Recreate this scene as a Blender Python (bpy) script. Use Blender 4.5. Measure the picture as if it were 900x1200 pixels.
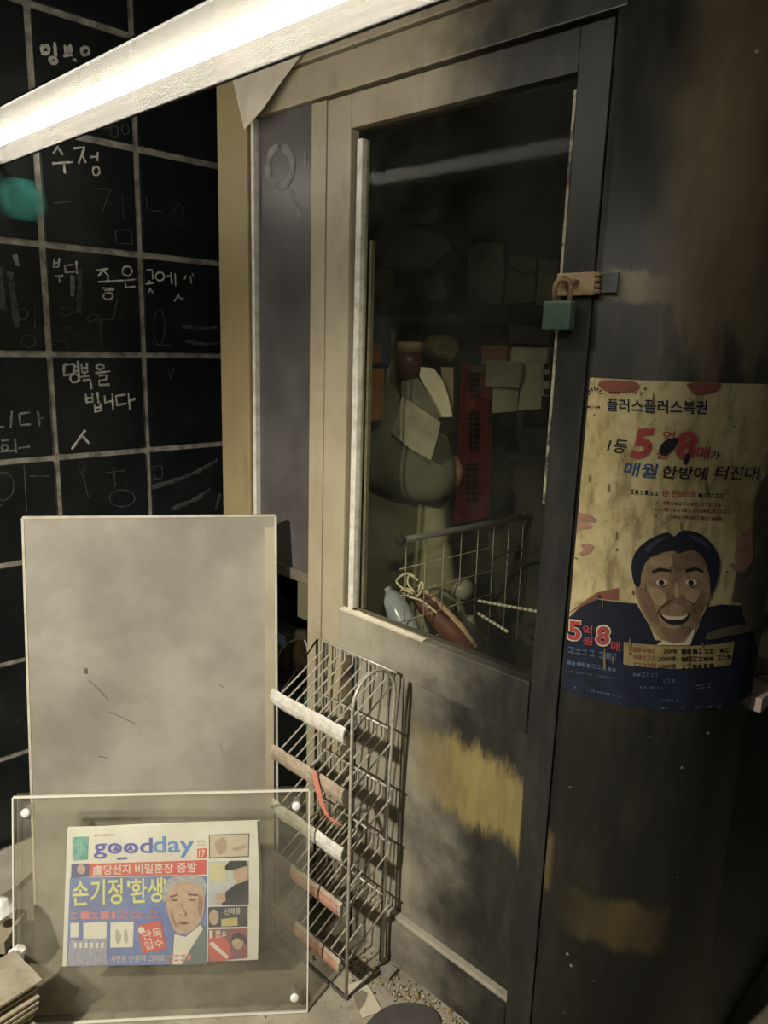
import bpy, bmesh, math, random
import numpy as np
from mathutils import Vector, Matrix
random.seed(7)
for o in list(bpy.data.objects): bpy.data.objects.remove(o)
S = bpy.context.scene
COL = S.collection

# ------------------------------------------------------------------ camera, light, exposure
CAM = Vector((2.309, -1.263, 1.6))
RT = Vector((0.71017, 0.70342, 0.02937)); DN = Vector((0.17350, -0.13443, -0.97562)); FW = Vector((-0.68232, 0.69795, -0.21751))
FPX = 893.0
cd = bpy.data.cameras.new('camera'); cam = bpy.data.objects.new('camera', cd); COL.objects.link(cam)
cd.sensor_fit = 'VERTICAL'; cd.sensor_height = 36.0; cd.sensor_width = 27.0; cd.lens = FPX / 1200 * 36.0
cd.clip_start = 0.02; cd.clip_end = 60
cam.matrix_world = Matrix(((RT.x, -DN.x, -FW.x, CAM.x), (RT.y, -DN.y, -FW.y, CAM.y), (RT.z, -DN.z, -FW.z, CAM.z), (0, 0, 0, 1)))
S.camera = cam
W = bpy.data.worlds.new('world'); S.world = W; W.use_nodes = True
W.node_tree.nodes['Background'].inputs[0].default_value = (0.80, 0.86, 0.80, 1)
W.node_tree.nodes['Background'].inputs[1].default_value = 0.06
def spot(name, loc, target, power, size, angle, blend, color):
    l = bpy.data.lights.new(name, 'SPOT'); l.energy = power; l.shadow_soft_size = size
    l.spot_size = math.radians(angle); l.spot_blend = blend; l.color = color
    o = bpy.data.objects.new(name, l); COL.objects.link(o); o.location = loc
    o.rotation_euler = (Vector(target) - Vector(loc)).to_track_quat('-Z', 'Y').to_euler()
    return o
spot('exhibit_spot_light', (1.42, -2.55, 2.35), (0.82, -0.45, 0.25), 430, 0.06, 66, 0.9, (1.0, 0.945, 0.84))
spot('added_window_fill', (2.95, -1.75, 2.45), (0.95, 0.25, 1.22), 95, 0.08, 21, 0.9, (1.0, 0.94, 0.80))  # added spot without a known source, brightens the coat behind the window
S.view_settings.view_transform = 'Standard'; S.view_settings.look = 'None'
S.view_settings.exposure = 0.0; S.view_settings.gamma = 1.0; S.view_settings.use_curve_mapping = False

# ------------------------------------------------------------------ tracing helpers (photo pixel -> point on a real surface)
def ray(px, py): return RT * (px - 450) + DN * (py - 600) + FW * FPX
def at(px, py, x=None, y=None, z=None):
    r = ray(px, py)
    t = (x - CAM.x) / r.x if x is not None else (y - CAM.y) / r.y if y is not None else (z - CAM.z) / r.z
    return CAM + r * t

# ------------------------------------------------------------------ materials
MATS = {}
def nodes(name):
    m = bpy.data.materials.new(name); m.use_nodes = True
    nt = m.node_tree; b = nt.nodes['Principled BSDF']
    return m, nt, b
def N(nt, kind, **kw):
    n = nt.nodes.new('ShaderNode' + kind)
    for k, v in kw.items():
        if k.startswith('i_'): n.inputs[k[2:].replace('_', ' ')].default_value = v
        else: setattr(n, k, v)
    return n
def c4(c): return (c[0], c[1], c[2], 1)
def noise(nt, scale, detail=5, rough=0.6, vec=None, stretch=None, world=True):
    src = nt.nodes.new('ShaderNodeNewGeometry').outputs['Position'] if world else nt.nodes.new('ShaderNodeTexCoord').outputs['Object']
    if vec is not None: src = vec
    if stretch:
        mp = nt.nodes.new('ShaderNodeMapping'); mp.inputs['Scale'].default_value = stretch
        nt.links.new(src, mp.inputs['Vector']); src = mp.outputs[0]
    n = nt.nodes.new('ShaderNodeTexNoise'); n.inputs['Scale'].default_value = scale
    n.inputs['Detail'].default_value = detail; n.inputs['Roughness'].default_value = rough
    nt.links.new(src, n.inputs['Vector']); return n.outputs['Fac']
def ramp(nt, fac, a, b, ca=(0, 0, 0), cb=(1, 1, 1)):
    r = nt.nodes.new('ShaderNodeMapRange'); r.interpolation_type = 'SMOOTHSTEP'
    r.inputs['From Min'].default_value = a; r.inputs['From Max'].default_value = b
    nt.links.new(fac, r.inputs['Value']); return r.outputs['Result']
def math_(nt, op, a, b):
    n = nt.nodes.new('ShaderNodeMath'); n.operation = op; n.use_clamp = False
    for i, v in ((0, a), (1, b)):
        if isinstance(v, (int, float)): n.inputs[i].default_value = v
        else: nt.links.new(v, n.inputs[i])
    return n.outputs[0]
def mix(nt, fac, a, b):
    n = nt.nodes.new('ShaderNodeMix'); n.data_type = 'RGBA'
    for i, v in ((0, fac), (6, a), (7, b)):
        if isinstance(v, tuple): n.inputs[i].default_value = c4(v)
        elif isinstance(v, (int, float)): n.inputs[i].default_value = v
        else: nt.links.new(v, n.inputs[i])
    return n.outputs[2]
def bump(nt, b, h, strength=0.2, dist=0.004):
    n = nt.nodes.new('ShaderNodeBump'); n.inputs['Strength'].default_value = strength; n.inputs['Distance'].default_value = dist
    nt.links.new(h, n.inputs['Height']); nt.links.new(n.outputs[0], b.inputs['Normal'])
def pm(name, c1, c2=None, scale=12, rough=0.6, metal=0.0, bmp=0.0, lo=0.35, hi=0.7, stretch=None, spec=0.4, world=True):
    if name in MATS: return MATS[name]
    m, nt, b = nodes(name)
    b.inputs['Roughness'].default_value = rough; b.inputs['Metallic'].default_value = metal
    b.inputs['Specular IOR Level'].default_value = spec
    if c2 is None: b.inputs['Base Color'].default_value = c4(c1); 
    else:
        f = noise(nt, scale, stretch=stretch, world=world)
        nt.links.new(mix(nt, ramp(nt, f, lo, hi), c1, c2), b.inputs['Base Color'])
        if bmp: bump(nt, b, f, bmp)
    MATS[name] = m; return m
def sepxyz(nt):
    g = nt.nodes.new('ShaderNodeNewGeometry'); s = nt.nodes.new('ShaderNodeSeparateXYZ')
    nt.links.new(g.outputs['Position'], s.inputs[0]); return s.outputs

def soot_paint(name, clean, clean2, x0, x1, worn=None, rough=0.5, metal=0.0, specks=0.0, soot=(0.012, 0.012, 0.009), soot2=(0.030, 0.028, 0.020)):
    """enamel / anodised metal that the fire blackened: clean to the left of x0, soot beyond x1, with rubbed patches"""
    m, nt, b = nodes(name); xyz = sepxyz(nt)
    n1 = noise(nt, 5, 6); n2 = noise(nt, 16, 6, 0.7, stretch=(1, 1, 0.28)); n3 = noise(nt, 3.2, 3)
    base = mix(nt, ramp(nt, n1, 0.35, 0.7), clean, clean2)
    base = mix(nt, math_(nt, 'MULTIPLY', ramp(nt, n2, 0.52, 0.72), 0.35), base, (0.10, 0.085, 0.06))
    sootc = mix(nt, ramp(nt, n2, 0.4, 0.72), soot, soot2)
    amt = ramp(nt, math_(nt, 'ADD', xyz[0], math_(nt, 'MULTIPLY', math_(nt, 'SUBTRACT', n1, 0.5), 0.5)), x0, x1)
    colr = mix(nt, amt, base, sootc)
    for (ax, zc, zw, xa, xb, col, slope) in (worn or []):
        d = math_(nt, 'SUBTRACT', xyz[2], math_(nt, 'ADD', zc, math_(nt, 'MULTIPLY', math_(nt, 'SUBTRACT', xyz[0], xa), slope)))
        d = math_(nt, 'ABSOLUTE', d, 0)
        d = math_(nt, 'ADD', d, math_(nt, 'MULTIPLY', math_(nt, 'SUBTRACT', n2, 0.5), zw * 1.5))
        inz = math_(nt, 'SUBTRACT', 1.0, ramp(nt, d, zw * 0.55, zw))
        inx = math_(nt, 'MULTIPLY', ramp(nt, math_(nt, 'ADD', xyz[0], math_(nt, 'MULTIPLY', math_(nt, 'SUBTRACT', n3, 0.5), 0.2)), xa, xa + ax), math_(nt, 'SUBTRACT', 1.0, ramp(nt, xyz[0], xb - 0.004, xb + 0.012)))
        colr = mix(nt, math_(nt, 'MULTIPLY', inz, inx), colr, mix(nt, ramp(nt, n2, 0.4, 0.65), col, tuple(v * 0.72 for v in col)))
    if specks:
        g = nt.nodes.new('ShaderNodeNewGeometry'); v = nt.nodes.new('ShaderNodeTexVoronoi'); v.inputs['Scale'].default_value = 26; v.inputs['Randomness'].default_value = 1
        nt.links.new(g.outputs['Position'], v.inputs['Vector'])
        sp = math_(nt, 'MULTIPLY', math_(nt, 'SUBTRACT', 1.0, ramp(nt, v.outputs['Distance'], 0.05, 0.11)), ramp(nt, n1, specks, specks + 0.05))
        colr = mix(nt, sp, colr, (0.55, 0.50, 0.38))
    nt.links.new(colr, b.inputs['Base Color']); b.inputs['Metallic'].default_value = metal
    r = nt.nodes.new('ShaderNodeMapRange'); r.inputs['To Min'].default_value = rough - 0.12; r.inputs['To Max'].default_value = rough + 0.2
    nt.links.new(n2, r.inputs['Value']); nt.links.new(r.outputs[0], b.inputs['Roughness'])
    bump(nt, b, n2, 0.12, 0.003); MATS[name] = m; return m
WORN = [(0.40, 0.60, 0.120, 1.02, 1.508, (0.27, 0.205, 0.075), -0.02)]
WORNC = [(0.03, 0.545, 0.09, 1.50, 1.592, (0.17, 0.125, 0.05), -0.02), (0.14, 0.465, 0.070, 1.590, 1.80, (0.15, 0.112, 0.048), -0.10), (0.05, 1.71, 0.035, 1.60, 1.76, (0.20, 0.165, 0.10), -0.1),
         (0.10, 2.0, 0.55, 1.66, 1.83, (0.15, 0.118, 0.068), 0.0)]
M_FRAME = soot_paint('tan_frame_metal', (0.40, 0.345, 0.235), (0.33, 0.275, 0.175), 1.02, 1.45, rough=0.42, specks=0.60)
M_DOOR = soot_paint('scorched_door_paint', (0.36, 0.325, 0.24), (0.28, 0.25, 0.185), 0.98, 1.42, worn=WORN, rough=0.52, specks=0.66)
M_COLUMN = soot_paint('sooty_column_paint', (0.03, 0.03, 0.02), (0.03, 0.03, 0.02), -1, -0.5, worn=WORNC, rough=0.46, specks=0.57, soot=(0.014, 0.015, 0.012), soot2=(0.038, 0.034, 0.023))
M_POST = soot_paint('tan_post_metal', (0.35, 0.27, 0.135), (0.30, 0.235, 0.12), 5, 6, rough=0.45, specks=0.56)
M_SOOTPANE = pm('sooty_panel', (0.070, 0.064, 0.060), (0.11, 0.102, 0.094), 4, 0.35, spec=0.5)
M_BLACK = pm('soot_black', (0.008, 0.008, 0.007), (0.022, 0.020, 0.016), 9, 0.75)
M_DARKWALL = pm('burnt_inner_wall', (0.012, 0.012, 0.009), (0.035, 0.032, 0.020), 6, 0.8)
M_GROOVE = pm('groove_black', (0.006, 0.006, 0.005), None, rough=0.9)

def tile_mat():
    m, nt, b = nodes('sooty_black_tile')
    n1 = noise(nt, 3.5, 6, 0.65); n2 = noise(nt, 30, 5, 0.7, stretch=(1, 1, 0.35)); n3 = noise(nt, 2.1, 3)
    c = mix(nt, ramp(nt, n1, 0.4, 0.75), (0.012, 0.015, 0.014), (0.026, 0.030, 0.028))
    c = mix(nt, math_(nt, 'MULTIPLY', math_(nt, 'MULTIPLY', ramp(nt, n2, 0.55, 0.8), ramp(nt, n3, 0.5, 0.7)), 0.35), c, (0.20, 0.19, 0.16))
    nt.links.new(c, b.inputs['Base Color']); b.inputs['Roughness'].default_value = 0.32; b.inputs['Specular IOR Level'].default_value = 0.35
    bump(nt, b, n1, 0.05, 0.004); return m
M_TILE = tile_mat()
M_GROUT = pm('dusty_grout', (0.42, 0.39, 0.31), (0.16, 0.145, 0.115), 22, 0.9, bmp=0.3)
M_CHALK = pm('chalk', (0.62, 0.60, 0.52), (0.34, 0.33, 0.29), 70, 0.95)
M_FAINT = pm('faint_chalk_and_reflection', (0.085, 0.085, 0.078), (0.035, 0.037, 0.035), 60, 0.95)
M_CHALKM = pm('worn_chalk', (0.26, 0.25, 0.215), (0.10, 0.10, 0.09), 60, 0.95)
def floor_mat():
    m, nt, b = nodes('dirty_concrete')
    n1 = noise(nt, 2.6, 7, 0.65); n2 = noise(nt, 24, 6, 0.7); n3 = noise(nt, 90, 3)
    c = mix(nt, ramp(nt, n1, 0.33, 0.68), (0.17, 0.145, 0.095), (0.40, 0.355, 0.26))
    c = mix(nt, math_(nt, 'MULTIPLY', ramp(nt, n2, 0.5, 0.72), 0.55), c, (0.11, 0.092, 0.06))
    c = mix(nt, math_(nt, 'MULTIPLY', ramp(nt, n3, 0.62, 0.75), 0.6), c, (0.52, 0.47, 0.36))
    nt.links.new(c, b.inputs['Base Color']); b.inputs['Roughness'].default_value = 0.85; bump(nt, b, n2, 0.35, 0.006); return m
M_FLOOR = floor_mat()
def board_mat():
    m, nt, b = nodes('smudged_pale_board')
    n1 = noise(nt, 2.8, 5, 0.6); n2 = noise(nt, 6.5, 5, 0.6, stretch=(1, 1, 1.3)); n3 = noise(nt, 55, 4)
    c = mix(nt, ramp(nt, n1, 0.30, 0.70), (0.25, 0.225, 0.175), (0.42, 0.39, 0.31))
    c = mix(nt, math_(nt, 'MULTIPLY', ramp(nt, n2, 0.5, 0.75), 0.45), c, (0.26, 0.225, 0.165))
    c = mix(nt, math_(nt, 'MULTIPLY', ramp(nt, n3, 0.72, 0.80), 0.5), c, (0.16, 0.14, 0.11))
    nt.links.new(c, b.inputs['Base Color']); b.inputs['Roughness'].default_value = 0.42; b.inputs['Specular IOR Level'].default_value = 0.35; return m
M_BOARD = board_mat()
M_BOARDEDGE = pm('board_edge', (0.60, 0.55, 0.42), (0.45, 0.40, 0.29), 20, 0.5)
def glassy(name, tint, refl, rough=0.03, film=(0.5, 0.48, 0.4), film_amt=0.0, edge=None):
    """thin clear sheet: lets light through, mirrors a little, carries a film of dust"""
    m = bpy.data.materials.new(name); m.use_nodes = True; nt = m.node_tree; nt.nodes.clear()
    out = nt.nodes.new('ShaderNodeOutputMaterial'); tr = nt.nodes.new('ShaderNodeBsdfTransparent'); tr.inputs[0].default_value = c4(tint)
    gl = nt.nodes.new('ShaderNodeBsdfGlossy'); gl.inputs['Roughness'].default_value = rough
    fr = nt.nodes.new('ShaderNodeFresnel'); fr.inputs['IOR'].default_value = refl
    mx = nt.nodes.new('ShaderNodeMixShader'); nt.links.new(fr.outputs[0], mx.inputs[0]); nt.links.new(tr.outputs[0], mx.inputs[1]); nt.links.new(gl.outputs[0], mx.inputs[2])
    df = nt.nodes.new('ShaderNodeBsdfDiffuse'); df.inputs[0].default_value = c4(film)
    m2 = nt.nodes.new('ShaderNodeMixShader'); f = noise(nt, 6, 5)
    nt.links.new(math_(nt, 'MULTIPLY', ramp(nt, f, 0.2, 0.8), film_amt * 2), m2.inputs[0]); nt.links.new(mx.outputs[0], m2.inputs[1]); nt.links.new(df.outputs[0], m2.inputs[2])
    nt.links.new(m2.outputs[0], out.inputs[0]); return m
M_ACRYL = glassy('dusty_clear_acrylic', (0.97, 0.97, 0.95), 1.3, 0.05, (0.62, 0.57, 0.44), 0.055)
M_ACREDGE = pm('acrylic_edge', (0.80, 0.77, 0.64), None, rough=0.25)
M_GLASS = glassy('sooty_window_glass', (0.90, 0.90, 0.84), 1.08, 0.04, (0.10, 0.10, 0.08), 0.06)
M_CHROME = pm('white_cap', (0.86, 0.84, 0.78), None, rough=0.2)
M_WIRE = pm('pale_wire', (0.60, 0.56, 0.45), (0.38, 0.35, 0.27), 60, 0.4, 0.3)
M_WIREDARK = pm('burnt_wire', (0.10, 0.095, 0.08), (0.03, 0.028, 0.024), 60, 0.5, 0.3)
M_STRIP = pm('silver_strip', (0.72, 0.69, 0.60), (0.52, 0.48, 0.38), 40, 0.4)
M_STRIPTAN = pm('brown_strip', (0.44, 0.36, 0.26), (0.30, 0.23, 0.16), 30, 0.5)
M_STRIPRED = pm('pink_strip', (0.50, 0.27, 0.19), (0.36, 0.20, 0.14), 50, 0.55)
M_TAPE = pm('faded_red_tape', (0.60, 0.20, 0.13), (0.48, 0.20, 0.14), 30, 0.6)
M_CREAM = pm('cream_paper', (0.66, 0.60, 0.45), (0.54, 0.48, 0.35), 10, 0.85)
M_OLDPAPER = pm('old_newsprint', (0.46, 0.40, 0.27), (0.33, 0.275, 0.175), 14, 0.9)
M_OLDPAPER2 = pm('grey_newsprint', (0.42, 0.375, 0.27), (0.30, 0.255, 0.165), 18, 0.9)

# ------------------------------------------------------------------ object helpers
def tagp(o, label=None, cat=None, group=None, kind=None):
    if label: o['label'] = label
    if cat: o['category'] = cat
    if group: o['group'] = group
    if kind: o['kind'] = kind
    return o
def empty(name, loc, label, cat, group=None, rz=0):
    o = bpy.data.objects.new(name, None); COL.objects.link(o); o.location = loc; o.rotation_euler.z = rz; o.empty_display_size = 0.05
    return tagp(o, label, cat, group)
def wmat(o): return o.matrix_basis.copy() if o.parent is None else wmat(o.parent) @ o.matrix_parent_inverse @ o.matrix_basis
def link(name, me, mat, parent=None, smooth=False, world=True):
    o = bpy.data.objects.new(name, me); COL.objects.link(o)
    if mat and not me.materials: me.materials.append(mat)
    if smooth:
        for p in me.polygons: p.use_smooth = True
    if parent:
        o.parent = parent
        if world:
            o.matrix_parent_inverse = wmat(parent).inverted()
    return o
def stuff_link(name, me, mat, parent):
    o = link(name, me, mat, parent); o['kind'] = 'stuff'; return o
def mesh_from(bm, name='m'):
    bmesh.ops.recalc_face_normals(bm, faces=bm.faces[:])
    me = bpy.data.meshes.new(name); bm.to_mesh(me); bm.free(); return me
def pyd(v, f, name='m'):
    me = bpy.data.meshes.new(name); me.from_pydata([tuple(p) for p in v], [], f); me.update(); return me
def addbox(bm, x0, x1, y0, y1, z0, z1, M=None):
    vs = [bm.verts.new((x, y, z) if M is None else M @ Vector((x, y, z))) for x in (x0, x1) for y in (y0, y1) for z in (z0, z1)]
    for f in ((0, 1, 3, 2), (4, 6, 7, 5), (0, 4, 5, 1), (2, 3, 7, 6), (0, 2, 6, 4), (1, 5, 7, 3)): bm.faces.new([vs[i] for i in f])
def boxm(x0, x1, y0, y1, z0, z1, bev=0.0, M=None, seg=2):
    bm = bmesh.new(); addbox(bm, x0, x1, y0, y1, z0, z1, M)
    if bev: bmesh.ops.bevel(bm, geom=bm.edges[:], offset=bev, segments=seg, affect='EDGES', profile=0.6)
    return mesh_from(bm)
def box(name, ext, mat, parent=None, bev=0.002, M=None): return link(name, boxm(*ext, bev, M), mat, parent)
def tube_bm(bm, pts, r, n=8, closed=False, caps=True):
    pts = [Vector(p) for p in pts]; L = len(pts); rings = []; prev = None
    for i, p in enumerate(pts):
        if closed: t = pts[(i + 1) % L] - pts[i - 1]
        else: t = pts[min(i + 1, L - 1)] - pts[max(i - 1, 0)]
        t = t.normalized() if t.length > 1e-9 else Vector((0, 0, 1))
        a = Vector((0, 0, 1)) if abs(t.z) < 0.9 else Vector((1, 0, 0))
        u = t.cross(a).normalized() if prev is None else (prev - t * prev.dot(t)).normalized(); prev = u; w = t.cross(u)
        rr = r[i] if isinstance(r, (list, tuple)) else r
        rings.append([bm.verts.new(p + (u * math.cos(2 * math.pi * k / n) + w * math.sin(2 * math.pi * k / n)) * rr) for k in range(n)])
    for i in range(L if closed else L - 1):
        A, B = rings[i], rings[(i + 1) % L]
        for k in range(n): bm.faces.new((A[k], A[(k + 1) % n], B[(k + 1) % n], B[k]))
    if caps and not closed: bm.faces.new(rings[0][::-1]); bm.faces.new(rings[-1])
def tube(name, pts, r, mat, parent=None, n=8, closed=False):
    bm = bmesh.new(); tube_bm(bm, pts, r, n, closed); return link(name, mesh_from(bm), mat, parent, smooth=True)
def lathe(name, prof, mat, parent=None, n=24, M=None):
    bm = bmesh.new(); rings = []
    for (r, z) in prof:
        rings.append([bm.verts.new((M or Matrix()) @ Vector((r * math.cos(2 * math.pi * k / n), r * math.sin(2 * math.pi * k / n), z))) for k in range(n)])
    for A, B in zip(rings, rings[1:]):
        for k in range(n): bm.faces.new((A[k], A[(k + 1) % n], B[(k + 1) % n], B[k]))
    bm.faces.new(rings[0][::-1]); bm.faces.new(rings[-1]); return link(name, mesh_from(bm), mat, parent, smooth=True)
def smooth_loop(P, closed=True, k=5):
    P = [np.array(p, float) for p in P]; n = len(P); out = []
    for i in range(n if closed else n - 1):
        g = (lambda j: P[j % n]) if closed else (lambda j: P[max(0, min(n - 1, j))])
        a, b, c, d = g(i - 1), g(i), g(i + 1), g(i + 2)
        for s in range(k):
            t = s / k; out.append(0.5 * ((2 * b) + (c - a) * t + (2 * a - 5 * b + 4 * c - d) * t * t + (-a + 3 * b - 3 * c + d) * t ** 3))
    if not closed: out.append(P[-1])
    return out
def sheet_from_loop(name, loop, nrm, th, mat, parent=None, bend=None):
    """a sheet of paper or card with real thickness from its outline (world points)"""
    loop = [Vector(p) for p in loop]; n = len(loop); nrm = Vector(nrm).normalized()
    v = [p + nrm * th / 2 for p in loop] + [p - nrm * th / 2 for p in loop]
    f = [tuple(range(n)), tuple(range(2 * n - 1, n - 1, -1))] + [(i, n + i, n + (i + 1) % n, (i + 1) % n) for i in range(n)]
    bm = bmesh.new(); vs = [bm.verts.new(p) for p in v]
    for q in f: bm.faces.new([vs[i] for i in q])
    bmesh.ops.triangulate(bm, faces=[x for x in bm.faces if len(x.verts) > 4])
    return link(name, mesh_from(bm), mat, parent)

# --- print on a surface: outlines and lettering in surface coordinates (u, v), laid on the sheet
class Flat:
    def __init__(s, O, U, V): s.O, s.U, s.V = Vector(O), Vector(U).normalized(), Vector(V).normalized(); s.Nn = s.U.cross(s.V); s.curved = False
    def uv(s, px, py):
        r = ray(px, py); t = (s.O - CAM).dot(s.Nn) / r.dot(s.Nn); q = CAM + r * t - s.O; return (q.dot(s.U), q.dot(s.V))
    def xyz(s, u, v, off): return s.O + s.U * u + s.V * v + s.Nn * off
class Round:
    """front of the kiosk: flat at y=0, then the quarter-round corner, then the right side"""
    def __init__(s, cx, cy, R): s.cx, s.cy, s.R = cx, cy, R; s.curved = True
    def uv(s, px, py):
        r = ray(px, py); dx, dy = CAM.x - s.cx, CAM.y - s.cy
        a = r.x ** 2 + r.y ** 2; b = 2 * (dx * r.x + dy * r.y); c = dx * dx + dy * dy - s.R ** 2; D = b * b - 4 * a * c
        t = (-b - math.sqrt(D)) / (2 * a) if D >= 0 else -b / (2 * a)
        p = CAM + r * t; th = math.atan2(p.x - s.cx, -(p.y - s.cy))
        if th < 0: p = at(px, py, y=s.cy - s.R); return (p.x - s.cx, p.z)
        return (s.R * th, p.z)
    def xyz(s, u, v, off):
        th = max(0, min(math.pi / 2, u / s.R)); R = s.R + off; p = Vector((s.cx + R * math.sin(th), s.cy - R * math.cos(th), v))
        if u < 0: p.x += u
        if u > s.R * math.pi / 2: p.y += u - s.R * math.pi / 2
        return p
def printed(surf, loops, layer, step=0.0004, clip=None):
    """mesh of filled outlines on a surface"""
    bm = bmesh.new()
    for L in loops:
        try: bm.faces.new([bm.verts.new((p[0], p[1], 0)) for p in L])
        except ValueError: pass
    bmesh.ops.triangulate(bm, faces=bm.faces[:])
    return lay(surf, bm, layer, step, clip)
def lay(surf, bm, layer, step=0.0004, clip=None):
    if clip:
        for co, no in (((clip[0], 0, 0), (-1, 0, 0)), ((clip[1], 0, 0), (1, 0, 0)), ((0, clip[2], 0), (0, -1, 0)), ((0, clip[3], 0), (0, 1, 0))):
            bmesh.ops.bisect_plane(bm, geom=bm.verts[:] + bm.edges[:] + bm.faces[:], plane_co=co, plane_no=no, clear_outer=True)
    if surf.curved and bm.verts:
        us = [v.co.x for v in bm.verts]; a, b = min(us), max(us); k = math.ceil(a / 0.015)
        while k * 0.015 < b:
            bmesh.ops.bisect_plane(bm, geom=bm.verts[:] + bm.edges[:] + bm.faces[:], plane_co=(k * 0.015, 0, 0), plane_no=(1, 0, 0)); k += 1
    for v in bm.verts: v.co = surf.xyz(v.co.x, v.co.y, layer * step)
    me = bpy.data.meshes.new('print'); bm.to_mesh(me); bm.free(); return me
def px_loop(surf, pts, fn, smooth=False):
    L = [surf.uv(*fn(*p)) for p in pts]; return smooth_loop(L) if smooth else L
def ell(c, rx, ry, n=20): return [(c[0] + rx * math.cos(2 * math.pi * k / n), c[1] + ry * math.sin(2 * math.pi * k / n)) for k in range(n)]
def text_tris(body, bold=0.0):
    cu = bpy.data.curves.new('t', 'FONT'); cu.body = body; cu.resolution_u = 3; cu.offset = bold; cu.fill_mode = 'FRONT'
    o = bpy.data.objects.new('t', cu); COL.objects.link(o); bpy.context.view_layer.update()
    me = bpy.data.meshes.new_from_object(o.evaluated_get(bpy.context.evaluated_depsgraph_get()))
    bpy.data.objects.remove(o); bpy.data.curves.remove(cu); return me
def lettering(surf, fn, items, layer, step=0.0004):
    """items: (text, bottom-left, bottom-right, top-left, boldness); fitted to the three photo points"""
    bm = bmesh.new()
    for (body, bl, br, tl, bold) in items:
        me = text_tris(body, bold); co = np.array([v.co[:] for v in me.vertices])
        lo, hi = co.min(0), co.max(0); A, B, T = (np.array(surf.uv(*fn(*p))) for p in (bl, br, tl))
        vs = []
        for c in co:
            s, t = (c[0] - lo[0]) / (hi[0] - lo[0]), (c[1] - lo[1]) / (hi[1] - lo[1]); q = A + (B - A) * s + (T - A) * t
            vs.append(bm.verts.new((q[0], q[1], 0)))
        for p in me.polygons:
            try: bm.faces.new([vs[i] for i in p.vertices])
            except ValueError: pass
        bpy.data.meshes.remove(me)
    return lay(surf, bm, layer, step)
def dashes(surf, fn, rows, seed=1):
    """rows of print too small to read: short marks; rows: (left, right, height, fill)"""
    rg = random.Random(seed); out = []
    for (a, b, h, fill) in rows:
        n = max(3, int((b[0] - a[0]) / (h * 0.95)))
        for i in range(n):
            if rg.random() > fill: continue
            t0 = i / n; t1 = (i + rg.uniform(0.55, 0.92)) / n
            x0, x1 = a[0] + (b[0] - a[0]) * t0, a[0] + (b[0] - a[0]) * t1; y0, y1 = a[1] + (b[1] - a[1]) * t0, a[1] + (b[1] - a[1]) * t1
            hh = h * rg.uniform(0.7, 1.0)
            if rg.random() < 0.6:
                xm = x0 + (x1 - x0) * rg.uniform(.35, .6); w = (x1 - x0) * .16
                for q in ([(x0, y0), (x1, y1), (x1, y1 - hh * .2), (x0, y0 - hh * .2)], [(x0, y0 - hh), (x1, y1 - hh), (x1, y1 - hh * .78), (x0, y0 - hh * .78)], [(xm, y0), (xm + w, y0), (xm + w, y0 - hh), (xm, y0 - hh)]):
                    out.append([surf.uv(*fn(*p)) for p in q])
            else: out.append([surf.uv(*fn(*p)) for p in ((x0, y0), (x1, y1), (x1, y1 - hh), (x0, y0 - hh))])
    return out

# ================================================================== SETTING
fl = link('floor', boxm(-0.2, 4.5, -4.0, 3.0, -0.06, 0.0), M_FLOOR); fl['kind'] = 'structure'
ce = link('ceiling', boxm(-0.2, 4.5, -4.0, 3.0, 2.92, 3.0), pm('dark_ceiling', (0.05, 0.05, 0.045), (0.03, 0.03, 0.026), 4, 0.9)); ce['kind'] = 'structure'
wb = link('wall_back', boxm(-0.2, 4.5, 3.0, 3.1, 0, 2.92), M_DARKWALL); wb['kind'] = 'structure'
wl = link('wall_left', boxm(-0.2, 0.0, -4.0, 3.0, 0.0, 2.92), M_GROUT); wl['kind'] = 'structure'
PY, PZ, G = 0.300, 0.3065, 0.019
tme = boxm(-0.006, 0.006, -PY / 2 + G / 2, PY / 2 - G / 2, -PZ / 2 + G / 2, PZ / 2 - G / 2, 0.003)
for i in range(-5, 4):
    for k in range(9):
        z0 = k * PZ + 0.005; t = link('tile', tme, M_TILE, wl)
        t.location = (0.0 + random.uniform(-0.0006, 0.0006), -0.03 + (i + 0.5) * PY, z0 + PZ / 2)
        t.rotation_euler = (0, random.uniform(-0.003, 0.003), random.uniform(-0.003, 0.003))

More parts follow.
